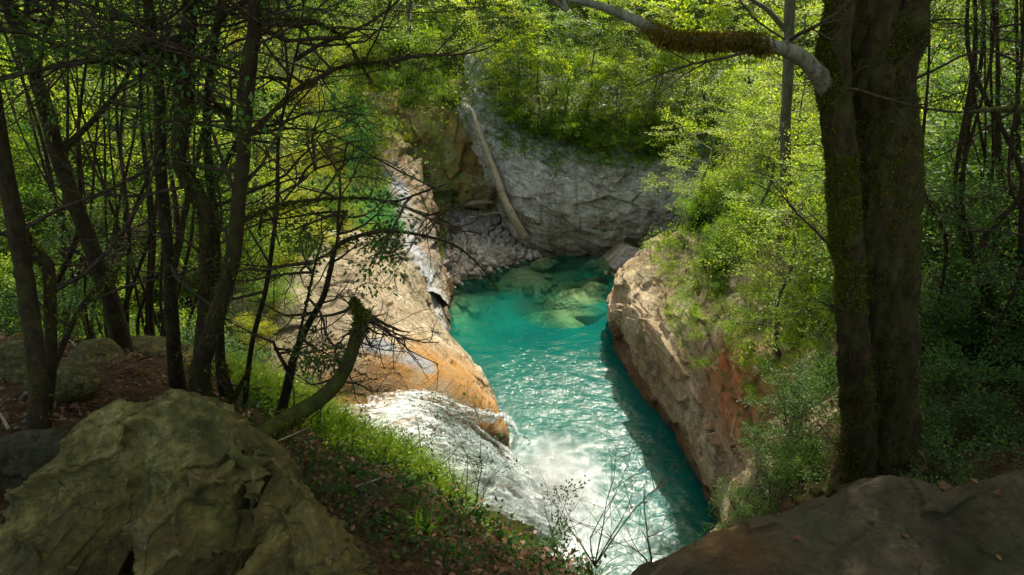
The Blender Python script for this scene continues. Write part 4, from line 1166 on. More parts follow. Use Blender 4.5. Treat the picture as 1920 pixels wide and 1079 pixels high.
def blades(P, Nn, r, per, R, L, w, mat, name, label, lean=(0, 0, 0), droop=.6, seg=3):
    n = len(P) * per
    B = np.repeat(P, per, 0) + r.normal(size=(n, 3)) * R * np.array([1, 1, .15])
    nr = np.repeat(Nn, per, 0)
    d = unit(r.normal(size=(n, 3)) * .45 + np.array([0, 0, .9]) + nr * .4 + np.array(lean))
    Ls = (L * (.5 + .9 * r.random(n)))[:, None]
    side = unit(np.cross(d, r.normal(size=(n, 3)))) * w
    hd = d.copy(); hd[:, 2] = 0; hd = unit(hd + r.normal(size=(n, 3)) * np.array([.2, .2, 0]))
    pts = [B]
    dd = d
    for k in range(seg):
        dd = unit(dd + (hd * .5 + np.array([0, 0, -1.0])) * droop * (k + .5) / seg)
        pts.append(pts[-1] + dd * Ls / seg)
    rows = []
    for k, p in enumerate(pts):
        ww = (1 - (k / seg) ** 1.5) if k else .8
        rows += [p - side * ww * .5, p + side * ww * .5]
    V = np.stack(rows, 1).reshape(-1, 3)
    m = 2 * (seg + 1)
    b0 = np.arange(n)[:, None, None] * m
    q = np.array([[2 * k, 2 * k + 1, 2 * k + 3, 2 * k + 2] for k in range(seg)])[None]
    F = (b0 + q).reshape(-1, 4)
    o = link(name, mesh_np(name, V, F, mat, False))
    tag(o, label, "grass", None, "stuff")
    return o
rimx = lambda y: np.interp(y, [6, 9, 11, 13, 15.5, 18.5, 21, 25, 30], [3.2, 4.6, 5.2, 5.4, 5.2, 4.9, 4.8, 5.0, 7.0])
P, Nn, r = scatter(3300, (-32, -4.5), (9, 34), lambda x, y, g, n: x < np.interp(y, [9, 12, 20, 30, 44], [-4.8, -5.4, -6.4, -9.6, -13.5]) and n[2] > .3 and g > 4.9, 31)
clumps(P, Nn, r, 34, .30, .10, l_mid, "undergrowth", "dense low undergrowth covering the left hillside", "undergrowth")
P, Nn, r = scatter(2600, (4.9, 22), (8.5, 30), lambda x, y, g, n: x > rimx(y) + .7 and n[2] > .3, 32)
clumps(P, Nn, r, 34, .26, .085, l_mid, "undergrowth", "leafy green undergrowth covering the slope above the right cliff", "undergrowth")
P, Nn, r = scatter(2600, (-14, 26), (31, 46), lambda x, y, g, n: g > 3.6, 33)
clumps(P, Nn, r, 26, .45, .17, l_mid, "undergrowth", "dense green undergrowth on the hillside beyond the far cliff", "undergrowth")
P, Nn, r = scatter(1100, (-10, -3.5), (16, 42), lambda x, y, g, n: -10 + .0 < x and x < np.interp(y, [16, 20, 25, 30, 36, 42], [-6.0, -5.2, -5.0, -5.6, -7.0, -8.5]) and g > 2, 34)
blades(P, Nn, r, 26, .22, .42, .022, l_yel, "grass", "yellow green grass and herbs over the rocky ridge left of the pool")
SV = [loft([[np.array(p) for p in row] for row in SPU], 60, 50)][0]
q = []
for i in range(9, 48):
    for j in range(15, 24):
        if rng.random() < .7: q.append(SV[i, j] + np.array([0, 0, .25]))
q = np.array(q)
blades(q, np.tile([0, 0, 1.], (len(q), 1)), rng, 46, .18, .60, .020, l_blue, "grass", "lush blue green hanging grass draped down the ridge left of the gully", (.35, -.35, -.5), 1.0, 4)
P, Nn, r = scatter(330, (4.0, 8.0), (11.0, 24.5), lambda x, y, g, n: rimx(y) - .1 < x < rimx(y) + 1.5 + .6 * math.sin(y * 1.7) and g > 2.2 and not (y > 19 and x < rimx(y) + .3), 35)
blades(P, Nn, r, 36, .11, .26, .012, l_grass, "grass", "bright green grass hanging over the rim of the right cliff", (-.35, -.2, 0), .8)
P, Nn, r = scatter(220, (2, 14), (29.5, 34), lambda x, y, g, n: g > 4.0, 36)
blades(P, Nn, r, 40, .3, .5, .03, l_grass, "grass", "grass tufts hanging over the top edge of the far cliff", (0, -.5, -.1), 1.0)

# ------------------------------------------------------------------ foreground ledge cover
keepg = lambda x, y, g, n: True
P, Nn, r = scatter(1500, (-7, 2.6), (1.8, 6.6), lambda x, y, g, n: n[2] > .45 and g > 8.2, 41)
n = len(P) * 9
C = np.repeat(P, 9, 0) + r.normal(size=(n, 3)) * np.array([.07, .07, .004]) + np.array([0, 0, .012])
V, F = leafquads(C, unit(r.normal(size=(n, 3)) * np.array([1, 1, .25])), unit(np.array([0, 0, 1.]) + r.normal(size=(n, 3)) * .45), .035 + .03 * r.random(n), .028, .25)
o = link("leaf_litter", mesh_np("leaf_litter", V, F, l_dead, False)); tag(o, "brown fallen beech leaves covering the foreground ledge", "leaf litter", None, "stuff")
# bright grass on the edge of the bank above the fall
P, Nn, r = scatter(620, (-2.6, .6), (3.0, 5.8), lambda x, y, g, n: g > 8.0 and (x > -1.9 or y > 4.4) and (y > 3.7 - .35 * x) , 42)
blades(P[::2], Nn[::2], r, 22, .05, .34, .006, l_grass, "grass", "bright green grass on the edge of the bank above the waterfall", (.15, .1, 0), .7)
clumps(P + np.array([0, 0, .07]), Nn, r, 20, .08, .042, l_mid, "undergrowth", "small leafy herbs mixed into the grass above the waterfall", "undergrowth")
P, Nn, r = scatter(600, (-2.2, .5), (2.6, 4.9), lambda x, y, g, n: g > 8.6, 43)
clumps(P, Nn, r, 14, .07, .045, l_near, "undergrowth", "dark low herbs and ivy between the dead leaves of the bank", "undergrowth")
def tuft(px, py, Y, n, L, w, mat, label, cat="grass tuft", seed=0, spread=.5):
    p = atY(px, py, Y); g, _ = ground(p[0], p[1]); 
    r = np.random.default_rng(seed + 900)
    e = bpy.data.objects.new("grass_tuft", None)
    o = blades(np.array([[0, 0, 0.]]), np.array([[0, 0, 1.]]), r, n, .035, L, w, mat, "grass_tuft", label, (0, 0, 0), spread, 4)
    bpy.data.objects.remove(e)
    o.location = (p[0], p[1], (g if g is not None else p[2]) - .01)
    del o["kind"]
    tag(o, label, cat)
tuft(905, 945, 3.95, 90, .36, .008, l_grass, "tall bright grass tuft on the outer edge of the bank over the falls", seed=6)
tuft(845, 900, 4.3, 80, .32, .008, l_grass, "bright grass tuft midway along the bank edge above the cascade", seed=7)
tuft(950, 960, 3.8, 70, .40, .007, l_grass, "long leaning grass tuft near the right tip of the bank", seed=8)
tuft(795, 1040, 2.9, 70, .22, .006, l_grass, "pale bright grass tuft at the bottom edge among dead leaves", seed=1)
tuft(1110, 1075, 3.05, 110, .34, .006, l_near, "dark arching grass tuft at the bottom edge below the bare twigs", seed=2)
tuft(640, 860, 4.6, 60, .32, .010, l_grass, "broad-bladed grass tuft on the crest of the bank left of the waterfall", seed=3)
tuft(690, 790, 5.6, 60, .35, .007, l_near, "wispy grass tuft at the left end of the waterfall bank", seed=4)
tuft(960, 1000, 3.9, 80, .34, .006, l_near, "dark rushy tuft on the right tip of the grassy bank", seed=5)

# ------------------------------------------------------------------ foreground trees
def P3(p): return atY(p[0], p[1], p[2])
def prad(p):
    d = ray(p[0], p[1]); return p[3] * .38 / FPX * (p[2] / d[1])
def moss_tufts(mb, V, n, size, r, band=None):
    """short hanging tufts over the surface of a tube"""
    idx = r.integers(0, len(V) - 30, n)
    j = idx + r.integers(1, 14, n)
    t = r.random((n, 1))
    return V[idx] * (1 - t) + V[np.minimum(j, len(V) - 1)] * t
CROWNS = []
def crown_mesh(i, mat, size=.075, n=95, R=(2.0, 2.0, 1.1)):
    def f():
        r = np.random.default_rng(500 + i)
        wood, lf, tips = MB(), MB(), []
        for k in range(12):
            a = k * 2.4
            grow(wood, tips, np.array([0, 0, 0.]), unit(np.array([math.cos(a), math.sin(a), .1 + .5 * r.random()])), R[0] * (.7 + .4 * r.random()), .035, 2, r, .05, .35, 4, (4, 6))
        for (p, d, L) in tips: spray(lf, p, d, 13, .24, size, .35, r)
        return mesh_np("crown", *lf.data(), mat, False), mesh_np("limbs", *wood.data(), b_dark)
    return proto("crown%d" % i, f)
def near_tree(name, label, trunks, bark=b_dark, extra_up=0, crowns=(), moss=0, branches=0, seed=0, leafy=.10, segs=12, group=None, brL=.9, leafmat=None, cat="tree", noise=.22, mosssize=.03, twig_up=.3, droot=.4, bz=(.3, 1), barks=None, mossmap=None, furrow=0.0, sub=10):
    r = np.random.default_rng(seed + 3000)
    p0 = P3(trunks[0][0])
    e = empty(name, p0)
    O = p0.copy()
    mo = MB()
    for ti, tr in enumerate(trunks):
        pts = [P3(q) for q in tr]; rad = [prad(q) for q in tr]
        if ti == 0:
            pts = [pts[0] + np.array([0, 0, -droot])] + pts; rad = [rad[0] * 1.25] + rad
        if extra_up and (ti == 0 or tr[-1][1] <= 8):
            d = unit(pts[-1] - pts[-2]); d = unit(d + np.array([0, 0, .6]))
            pts += [pts[-1] + d * extra_up * .5, pts[-1] + d * extra_up]; rad += [rad[-1] * .8, rad[-1] * .4]
        V, F = tube(np.array(pts) - O, rad, segs if ti < 2 or segs < 50 else 20, noise, .12, seed + ti, sub, True, furrow if ti < 2 else 0)
        mb = MB(); mb.add(V, F)
        mb.build("trunk" if ti == 0 else "limb", (barks or {}).get(ti, bark), e)
        if moss and (mossmap or {}).get(ti, 1):
            nn = int(moss * (mossmap or {}).get(ti, 1) * len(V) / 3)
            idx = r.integers(0, len(V) - segs - 2, nn)
            t = r.random((nn, 1))
            C = V[idx] * (1 - t) + V[np.minimum(idx + 20, len(V) - 3)] * t if segs > 50 else V[idx] * (1 - t) + V[idx + segs] * t
            C = C[fbm(C + seed, .35, 3, .5, 2) > -.08]; nn = len(C)
            cen = C.copy()
            D = unit(r.normal(size=(nn, 3)) + np.array([0, 0, -.5]))
            v_, f_ = leafquads(C + D * .003, D, r.normal(size=(nn, 3)), mosssize * (.5 + r.random(nn)), mosssize * .4, .3)
            mo.add(v_, f_)
        n_b = int(branches * (1 if ti == 0 else .6))
        ptsA = np.array(pts) - O
        for k in range(n_b):
            t = (bz[0] + (bz[1] - bz[0]) * r.random()) * (len(ptsA) - 1) * .97 + .02
            p = cr(ptsA, np.array([t]))[0]
            a = r.random() * 6.28
            d = unit(np.array([math.cos(a), math.sin(a) * .8, twig_up + .3 * r.normal()]))
            tl = []
            bw, bl = MB(), MB()
            grow(bw, tl, np.zeros(3), d, brL * (.5 + r.random()), .006 + .008 * r.random(), 2, r, .1, .4, 4, (3, 5))
            bo = bw.build("branch", b_twig, e); bo.location = tuple(p)
            if r.random() < leafy:
                for (q, d2, L) in tl: spray(bl, q, d2, 6, .09, .032, .4, r)
                bl.build("foliage", leafmat or l_near, bo, smooth=False)
    if moss: mo.build("moss", l_moss, e, smooth=False)
    for (cx, cy, cz, s, ci) in crowns:
        c, w = crown_mesh(ci, l_near if ci % 2 else l_dark)
        for nm, me in (("crown", c), ("limbs", w)):
            o = link(nm, me, e, (cx - O[0], cy - O[1], cz - O[2])); o.scale = (s, s, s * .8); o.rotation_euler = (0, 0, cx * 3)
    tag(e, label, cat, group)
    return e
U = 5.0
near_tree("mossy_tree", "dark leaning trunk cut by the left edge of the photo", [[(75, 850, 2.9, 48), (70, 700, 3.1, 42), (52, 560, 3.3, 40), (30, 430, 3.4, 40), (0, 270, 3.5, 38), (-40, 60, 3.6, 44), (-60, 0, 3.7, 40)]], extra_up=3, crowns=((-3.6, 5.5, 16.6, 1.1, 0),), moss=2.2, branches=7, seed=1)
near_tree("mossy_tree", "thin bent stem with a hooked mossy arm beside the leftmost trunk", [[(85, 815, 3.2, 26), (95, 700, 3.3, 24), (95, 600, 3.4, 26), (88, 500, 3.45, 30), (55, 470, 3.5, 34), (35, 420, 3.5, 24)], [(90, 720, 3.3, 16), (130, 620, 3.5, 14), (165, 560, 3.6, 12), (225, 500, 3.8, 8)]], moss=3, branches=4, seed=2)
near_tree("mossy_tree", "long dark trunk leaning to the upper left with a fork halfway up", [[(238, 690, 5.2, 46), (215, 590, 5.2, 42), (178, 480, 5.2, 40), (132, 360, 5.2, 38), (100, 260, 5.2, 36), (75, 170, 5.2, 34), (22, 30, 5.2, 30), (10, 0, 5.2, 30)], [(115, 285, 5.2, 16), (185, 215, 5.3, 13), (235, 150, 5.4, 11), (275, 60, 5.5, 9)], [(98, 265, 5.2, 20), (58, 130, 5.1, 16), (45, 40, 5.1, 14), (50, 0, 5.1, 13)], [(70, 150, 5.2, 12), (85, 60, 5.3, 10), (100, 0, 5.3, 9)]], extra_up=3, crowns=((-4.4, 8.0, 16.6, 1.2, 1),), moss=1.8, branches=14, seed=3)
near_tree("mossy_tree", "straight dark trunk left of the close group of three", [[(335, 735, 4.0, 36), (325, 640, 4.0, 32), (318, 500, 4.0, 28), (308, 400, 4.0, 28), (300, 290, 4.0, 27), (298, 170, 4.0, 28), (282, 60, 4.0, 26), (277, 0, 4.0, 25)]], extra_up=3, crowns=((-2.2, 6.2, 16.2, 1.2, 2),), moss=2, branches=10, seed=4)
near_tree("mossy_tree", "thick winding trunk with a dark knobbly burr near its top", [[(375, 770, 3.8, 56), (378, 690, 3.8, 44), (385, 600, 3.8, 38), (388, 500, 3.8, 38), (388, 410, 3.8, 42), (362, 350, 3.8, 38), (335, 300, 3.8, 34), (345, 215, 3.8, 46), (345, 140, 3.8, 50), (352, 60, 3.8, 36), (355, 0, 3.8, 34)], [(345, 92, 3.8, 44), (300, 92, 3.8, 46), (250, 92, 3.7, 34), (195, 97, 3.7, 20)]], extra_up=3, crowns=((-1.2, 5.2, 15.9, 1.1, 3), (-2.6, 7.6, 17.3, 1.2, 1)), moss=3.5, branches=8, seed=5, segs=14)
near_tree("mossy_tree", "slender trunk behind the winding one, with a curled side branch", [[(415, 700, 4.3, 26), (412, 600, 4.3, 20), (404, 420, 4.3, 20), (392, 330, 4.3, 22), (388, 200, 4.3, 20), (398, 110, 4.3, 17), (412, 20, 4.3, 16), (415, 0, 4.3, 16)], [(398, 350, 4.3, 15), (420, 310, 4.3, 13), (440, 275, 4.3, 12), (455, 235, 4.3, 10)], [(392, 210, 4.3, 12), (415, 202, 4.3, 18), (433, 215, 4.2, 10), (425, 245, 4.2, 7)]], extra_up=3, crowns=((-2.0, 7.4, 16.5, 1.1, 0),), moss=2, branches=8, seed=6)
near_tree("mossy_tree", "thick curved dark trunk, rightmost of the left group, with a long arm reaching right", [[(385, 770, 3.5, 62), (375, 700, 3.5, 48), (398, 620, 3.5, 42), (422, 540, 3.5, 40), (438, 470, 3.5, 38), (447, 380, 3.5, 36), (456, 290, 3.5, 36), (458, 200, 3.5, 36), (470, 100, 3.5, 36), (476, 0, 3.5, 34)],
   [(462, 258, 3.5, 16), (510, 212, 3.6, 13), (555, 170, 3.7, 11), (600, 145, 3.8, 10), (645, 125, 3.9, 8), (700, 118, 4.0, 6), (750, 128, 4.1, 4)],
   [(452, 415, 3.5, 14), (490, 398, 3.5, 10), (540, 382, 3.6, 9), (610, 374, 3.7, 8), (680, 372, 3.8, 7), (740, 378, 3.9, 6), (790, 362, 4.0, 5), (840, 345, 4.1, 4)],
   [(480, 35, 3.5, 10), (530, 38, 3.6, 8), (590, 40, 3.8, 6), (650, 80, 4.0, 5), (700, 160, 4.1, 4)]], extra_up=3, crowns=((-1.2, 5.4, 16.4, .9, 2),), moss=2.2, branches=9, seed=7, leafy=.22, segs=14)
near_tree("young_tree", "thin upright sapling just right of the left trunks", [[(458, 800, 4.2, 14), (470, 660, 4.2, 13), (498, 545, 4.2, 12), (512, 450, 4.2, 11), (520, 380, 4.2, 11), (522, 265, 4.2, 9), (540, 170, 4.2, 7), (562, 70, 4.2, 5), (570, 0, 4.2, 4)], [(520, 390, 4.2, 6), (555, 350, 4.3, 5), (595, 315, 4.4, 3)]], branches=12, seed=8, leafy=.15, brL=.6, noise=.1, segs=8)
near_tree("curved_tree", "dark curved sapling arching right over the tan rock bank", [[(488, 900, 3.9, 24), (515, 820, 3.9, 24), (537, 735, 3.9, 23), (552, 670, 3.9, 20), (575, 615, 3.9, 17), (605, 560, 3.9, 15), (620, 505, 3.9, 14), (630, 465, 3.9, 12), (665, 446, 3.9, 10), (720, 434, 3.9, 9), (785, 441, 3.95, 7), (850, 460, 4.0, 6), (895, 495, 4.05, 4), (935, 545, 4.1, 2)],
   [(628, 472, 3.9, 7), (638, 425, 3.9, 6), (652, 395, 3.9, 4)], [(552, 670, 3.9, 8), (570, 590, 3.8, 7), (588, 510, 3.8, 6), (595, 480, 3.8, 4)], [(545, 705, 3.9, 12), (520, 660, 3.9, 8), (512, 640, 3.9, 5)], [(800, 443, 3.95, 4), (835, 395, 4.0, 3), (880, 375, 4.0, 2)]],
   branches=9, seed=9, leafy=.12, brL=.45, noise=.12, segs=10, twig_up=-.1, moss=1.0)
near_tree("mossy_log", "moss-covered trunk curving up to the right from the large pale boulder", [[(425, 835, 3.0, 46), (490, 815, 3.15, 46), (545, 783, 3.3, 44), (595, 752, 3.4, 42), (632, 718, 3.5, 38), (655, 675, 3.55, 34), (668, 630, 3.6, 30), (680, 600, 3.6, 24), (690, 585, 3.6, 12)], [(676, 610, 3.6, 20), (672, 585, 3.6, 14), (662, 560, 3.6, 8)], [(680, 605, 3.6, 22), (695, 595, 3.6, 12)]],
   bark=b_moss, moss=9, branches=10, seed=10, leafy=.0, brL=.4, segs=14, twig_up=-.8, mosssize=.03, bz=(.5, 1), droot=.1)
near_tree("dead_stump", "short broken forked stub standing behind the large pale boulder", [[(432, 780, 3.6, 22), (432, 740, 3.6, 16), (425, 700, 3.6, 10), (420, 682, 3.6, 5)], [(432, 760, 3.6, 16), (450, 725, 3.6, 12), (470, 690, 3.6, 9)]], moss=2, branches=3, seed=11, leafy=0, brL=.3, cat="stump")
# thicket of thin stems behind the left trunks
r4 = np.random.default_rng(91)
for i in range(26):
    x0 = 255 + r4.normal() * 45 + (i % 4 == 0) * -140
    x1 = x0 + r4.normal() * 120
    Y = 5.8 + 2.2 * r4.random()
    w = 6 + 9 * r4.random()
    xm = (x0 * .6 + x1 * .4) + r4.normal() * 18
    near_tree("thicket_stem", "thin dark bare stem of the thicket behind the left trunks", [[(x0, 600 + 60 * r4.random(), Y, w), (xm, 430, Y, w * .8), (.3 * x0 + .7 * x1, 250, Y, w * .6), (x1, 60, Y, w * .4), (x1 * 1.3 - .3 * x0, -60, Y, w * .3)]],
              branches=5, seed=300 + i, leafy=.18, brL=.8, noise=.1, segs=6, group="thin stems of the left thicket", cat="sapling", droot=1.2, twig_up=.6, leafmat=l_dark)
# big old tree on the right
near_tree("old_tree", "massive mossy old trunk on the right with a second stem fused to its left side", [
   [(1652, 960, 4.4, 270), (1652, 900, 4.45, 200), (1652, 800, 4.5, 150), (1655, 600, 4.5, 140), (1660, 400, 4.5, 148), (1656, 250, 4.5, 150), (1658, 100, 4.5, 152), (1662, 0, 4.5, 155)],
   [(1612, 900, 4.3, 70), (1603, 700, 4.3, 62), (1590, 500, 4.3, 58), (1582, 400, 4.3, 58), (1575, 280, 4.3, 62), (1562, 150, 4.3, 60), (1572, 0, 4.3, 54)],
   [(1570, 205, 4.42, 50), (1560, 180, 4.36, 60), (1535, 142, 4.22, 48), (1500, 108, 4.1, 37), (1460, 90, 4.0, 32), (1400, 76, 4.0, 30), (1340, 76, 4.0, 30), (1280, 76, 4.0, 28), (1235, 62, 4.0, 26), (1190, 38, 4.0, 24), (1130, 14, 4.0, 20), (1060, -4, 4.0, 16), (1020, -20, 4.0, 12)],
   [(1455, 92, 4.0, 16), (1480, 76, 4.0, 13), (1500, 70, 4.0, 9)]],
   bark=b_big, barks={2: b_pale, 3: b_pale}, mossmap={2: 0, 3: 0}, extra_up=3.5, crowns=((3.4, 5.6, 17.0, 1.1, 0), (5.4, 6.6, 17.2, 1.3, 1), (6.6, 5.5, 15.6, 1.1, 3), (4.2, 9.6, 17.8, 1.2, 2), (7.8, 9.0, 17.4, 1.3, 0)), moss=60, branches=6, seed=12, segs=84, noise=.34, mosssize=.021, leafy=0, brL=.7, furrow=.034, sub=26, bz=(.1, .8))
old = [o for o in bpy.data.objects if o.name.startswith("old_tree")][0]
P_ = [P3(q) for q in [(1440, 88, 4.0), (1400, 76, 4.0), (1340, 76, 4.0), (1280, 76, 4.0), (1235, 62, 4.0), (1190, 38, 4.0)]]
rm = np.random.default_rng(17); O = np.array(old.location)
n = 9000; t = rm.random(n) * 4.6 * rm.random(n) ** .15
C = cr(np.array(P_) - O, t) + unit(rm.normal(size=(n, 3)) + np.array([0, 0, .2])) * .048 * (.8 + .45 * rm.random((n, 1)))
D = unit(rm.normal(size=(n, 3)) * .6 + np.array([0, 0, -1.0]))
V, F = leafquads(C, D, rm.normal(size=(n, 3)), .014 + .034 * rm.random(n), .006, .3)
P2 = [P3(q) for q in [(1545, 155, 4.25), (1500, 108, 4.1), (1460, 90, 4.0), (1400, 76, 4.0)]] 
n2 = 900; t2 = rm.random(n2) * 3
C2 = cr(np.array(P2) - O, t2) + unit(rm.normal(size=(n2, 3)) + np.array([0, 0, .4])) * (.070 - .008 * t2[:, None])
C2 = C2[fbm(C2, .12, 3, .5, 4) > .05]; n2 = len(C2)
V2, F2 = leafquads(C2, unit(rm.normal(size=(n2, 3)) * .6 + np.array([0, 0, -1.0])), rm.normal(size=(n2, 3)), .012 + .02 * rm.random(n2), .006, .3)
V, F = np.concatenate([V, V2]), np.concatenate([F, F2 + len(V)])
link("moss", mesh_np("moss", V, F, leaf_mat("golden_moss", (.05, .045, .006), (.14, .10, .012), (.30, .17, .02), .35, 1.4, .05), False), old)
near_tree("slim_tree", "slim grey upright trunk in the leaves just left of the massive old trunk", [[(1472, 440, 16, 28), (1475, 380, 16, 27), (1473, 330, 16, 27), (1473, 240, 16, 26), (1478, 120, 16, 26), (1482, 0, 16, 26)], [(1475, 60, 16, 14), (1440, 20, 15.8, 12), (1400, -10, 15.6, 10)]], bark=b_grey, branches=4, seed=13, brL=1.6, extra_up=2, leafy=.6, droot=3)
# right thicket
for i in range(15):
    x0 = 1745 + 200 * r4.random(); Y = 5.6 + 3.2 * r4.random()
    lean = r4.normal() * 45
    w = 6 + 11 * r4.random()
    big = i % 5 == 0
    near_tree("thicket_stem", "mossy dark stem in the shaded thicket right of the massive old trunk", [[(x0, 760 + 60 * r4.random(), Y, w * (1.6 if big else 1)), (x0 + lean * .2 + r4.normal() * 14, 660, Y, w), (x0 + lean * .4 + r4.normal() * 20, 560, Y, w * (1.4 if big else .9)), (x0 + lean * .6 + r4.normal() * 26, 450, Y, w), (x0 + lean * .7 + r4.normal() * 30, 340, Y, w * (1.3 if big else .8)), (x0 + lean, 120, Y, w * .7), (x0 + lean * 1.1, -60, Y, w * .5)]],
              branches=6, seed=400 + i, leafy=.7, brL=.9, noise=.2, segs=8, group="stems of the right thicket", cat="sapling", droot=.8, moss=2.5 if i % 2 else 0, twig_up=.2)
near_tree("mossy_limb", "nearly level mossy branch crossing the thicket at the right edge", [[(1960, 200, 6.2, 18), (1900, 205, 6.2, 16), (1850, 207, 6.1, 12), (1815, 212, 6.1, 7)]], bark=b_moss, moss=6, branches=5, seed=20, leafy=0, cat="branch", droot=0, twig_up=-.5, brL=.5)
# ---- shrubs near the camera, right
NB = [bush_meshes("nb%d" % i, [l_near, l_near, l_dark][i], b_twig, seed=280 + i, H=.9, R=.7, stems=8, tipn=5, size=.034, spr=.09, depth=2, flat=.4, rad=.009) for i in range(3)]
for (px, py, Y, s, k) in ((1480, 850, 6.0, .9, 0), (1560, 830, 5.6, .9, 1), (1440, 930, 5.6, .75, 0), (1530, 930, 4.4, .7, 1), (1780, 760, 4.8, 1.0, 0), (1850, 720, 5.0, 1.1, 1), (1900, 640, 5.2, 1.1, 0), (1760, 640, 5.3, 1.0, 1), (1690, 880, 3.7, .7, 0), (1760, 870, 3.6, .7, 1), (1600, 900, 4.0, .6, 0), (1560, 900, 3.9, .6, 1), (1640, 905, 3.6, .55, 0), (1710, 900, 3.5, .6, 1), (1585, 880, 3.7, .5, 0), (1680, 870, 3.9, .6, 1),
                          (1500, 760, 7.5, 1.0, 0), (1560, 720, 8.0, 1.1, 2), (1840, 860, 3.4, .6, 1), (1900, 840, 3.6, .7, 0), (1820, 560, 6.4, 1.2, 0), (1890, 480, 7.2, 1.4, 1), (1780, 480, 8, 1.4, 2), (1850, 330, 9.5, 1.6, 0), (1920, 250, 9.5, 1.6, 1), (1790, 250, 11, 1.7, 2), (1800, 120, 12, 1.8, 0), (1900, 80, 12, 1.8, 1)):
    p = atY(px, py, Y); g, _ = ground(p[0], p[1])
    plant("shrub", NB[k], (p[0], p[1], min(p[2] + .1, (g or 9) + .4) if False else (g or p[2])), r3.random() * 6.28, s, "fine-leaved dark bush around the foot of the massive old trunk", "shrub", "fine-leaved bushes near the massive old trunk")
for (x, y, s_) in ((3.3, 6.9, .65), (3.8, 7.3, .65), (4.2, 7.7, .75), (4.7, 8.2, .8), (3.0, 6.4, .6), (3.6, 6.3, .7), (4.3, 6.9, .7), (5.0, 8.8, .8), (2.7, 5.6, .6), (3.2, 5.5, .7), (5.2, 7.6, .9)):
    g, _ = ground(x, y)
    plant("shrub", NB[int(r3.integers(3))], (x, y, g - .05), r3.random() * 6.28, s_, "fine-leaved dark bush around the foot of the massive old trunk", "shrub", "fine-leaved bushes near the massive old trunk")
# ---- shrubs near the camera, left, behind the boulders
for (px, py, Y, s, k) in ((120, 640, 6.2, .9, 0), (200, 600, 6.8, 1.0, 1), (300, 600, 6.6, 1.0, 0), (30, 600, 6.0, 1.0, 1), (450, 640, 6.0, .8, 1), (520, 700, 6.2, .7, 2), (390, 620, 7.0, .9, 0), (560, 760, 6.0, .6, 2)):
    p = atY(px, py, Y); g, _ = ground(p[0], p[1])
    plant("shrub", NB[k], (p[0], p[1], g), r3.random() * 6.28, s, "fine-leaved bush on the back edge of the left ledge between the trunks", "shrub", "fine-leaved bushes behind the left trunks")
# ---- mossy stones, sticks on the ledge
for (px, py, Y, s, mo_, lab) in ((190, 690, 4.6, .22, 1.6, "round moss-covered stone between the left trunks"), (115, 745, 3.7, .22, 1.6, "low moss-covered stone near the left edge trunks"), (40, 720, 4.0, .24, 1.4, "mossy stone at the left edge behind the flat dark rock"), (795, 935, 3.85, .10, .5, "small dark rock poking out of the grass bank"), (690, 945, 3.7, .09, .8, "small mossy stone on the leafy bank slope"), (250, 540, 5.4, .30, 1.8, "high mossy hummock behind the left trunks")):
    p = atY(px, py, Y); g, _ = ground(p[0], p[1])
    o = link("mossy_stone", rock_mesh("mossy_stone", m_bo, int(px), 40, (1.2, 1, .7), .3, mo_), None, (p[0], p[1], g + s * .15)); o.scale = (s,) * 3
    tag(o, lab, "stone")
rs = np.random.default_rng(55)
sb = MB()
for i in range(70):
    x = -4.6 + 4.4 * rs.random(); y = 2.6 + 3.4 * rs.random()
    g, nn = ground(x, y)
    if g is None or g < 9: continue
    a = rs.random() * 6.28; L = .15 + .45 * rs.random()
    p = np.array([x, y, g + .02]); d = np.array([math.cos(a), math.sin(a), .15 * rs.normal()])
    e_ = MB(); e_.add(*tube([p * 0, d * L * .5 + rs.normal(size=3) * .02, d * L + rs.normal(size=3) * .03], [.007 + .006 * rs.random(), .006, .003], 5, 0, .1, 0, 3, False))
    o = e_.build("fallen_stick", b_dead if i % 3 else b_twig, None); o.location = tuple(p)
    tag(o, "bare fallen stick lying on the leaf litter of the ledge", "stick", "fallen sticks on the ledge")
DB = [bush_meshes("db%d" % i, [l_dark, l_near][i], b_twig, seed=290 + i, H=1.6, R=1.2, stems=10, tipn=9, size=.055, spr=.18, depth=2, flat=.45, rad=.02) for i in range(2)]
for (px, Y, s_) in ((1740, 7.5, .9), (1790, 8.2, 1.2), (1850, 8.0, 1.2), (1910, 7.6, 1.2), (1765, 9.5, 1.4), (1830, 9.8, 1.6), (1890, 9.2, 1.6), (1950, 9.0, 1.5), (1770, 11.5, 1.7), (1850, 12, 1.9), (1930, 11.5, 1.9), (1750, 6.6, .7), (1880, 6.4, .8)):
    p = atY(px, 500, Y); g, _ = ground(p[0], p[1])
    for _k in range(3):       # stand it on the slope at this bearing
        dpt = Y * cp + (CAM_Z - g) * sp; x_ = (px - 960) / FPX * dpt; g, _ = ground(x_, Y)
    plant("shrub", DB[int(r3.integers(2))], (x_, Y, g - .05), r3.random() * 6.28, s_, "dark leafy bush filling the shaded thicket right of the massive trunk", "shrub", "dark bushes in the right thicket")
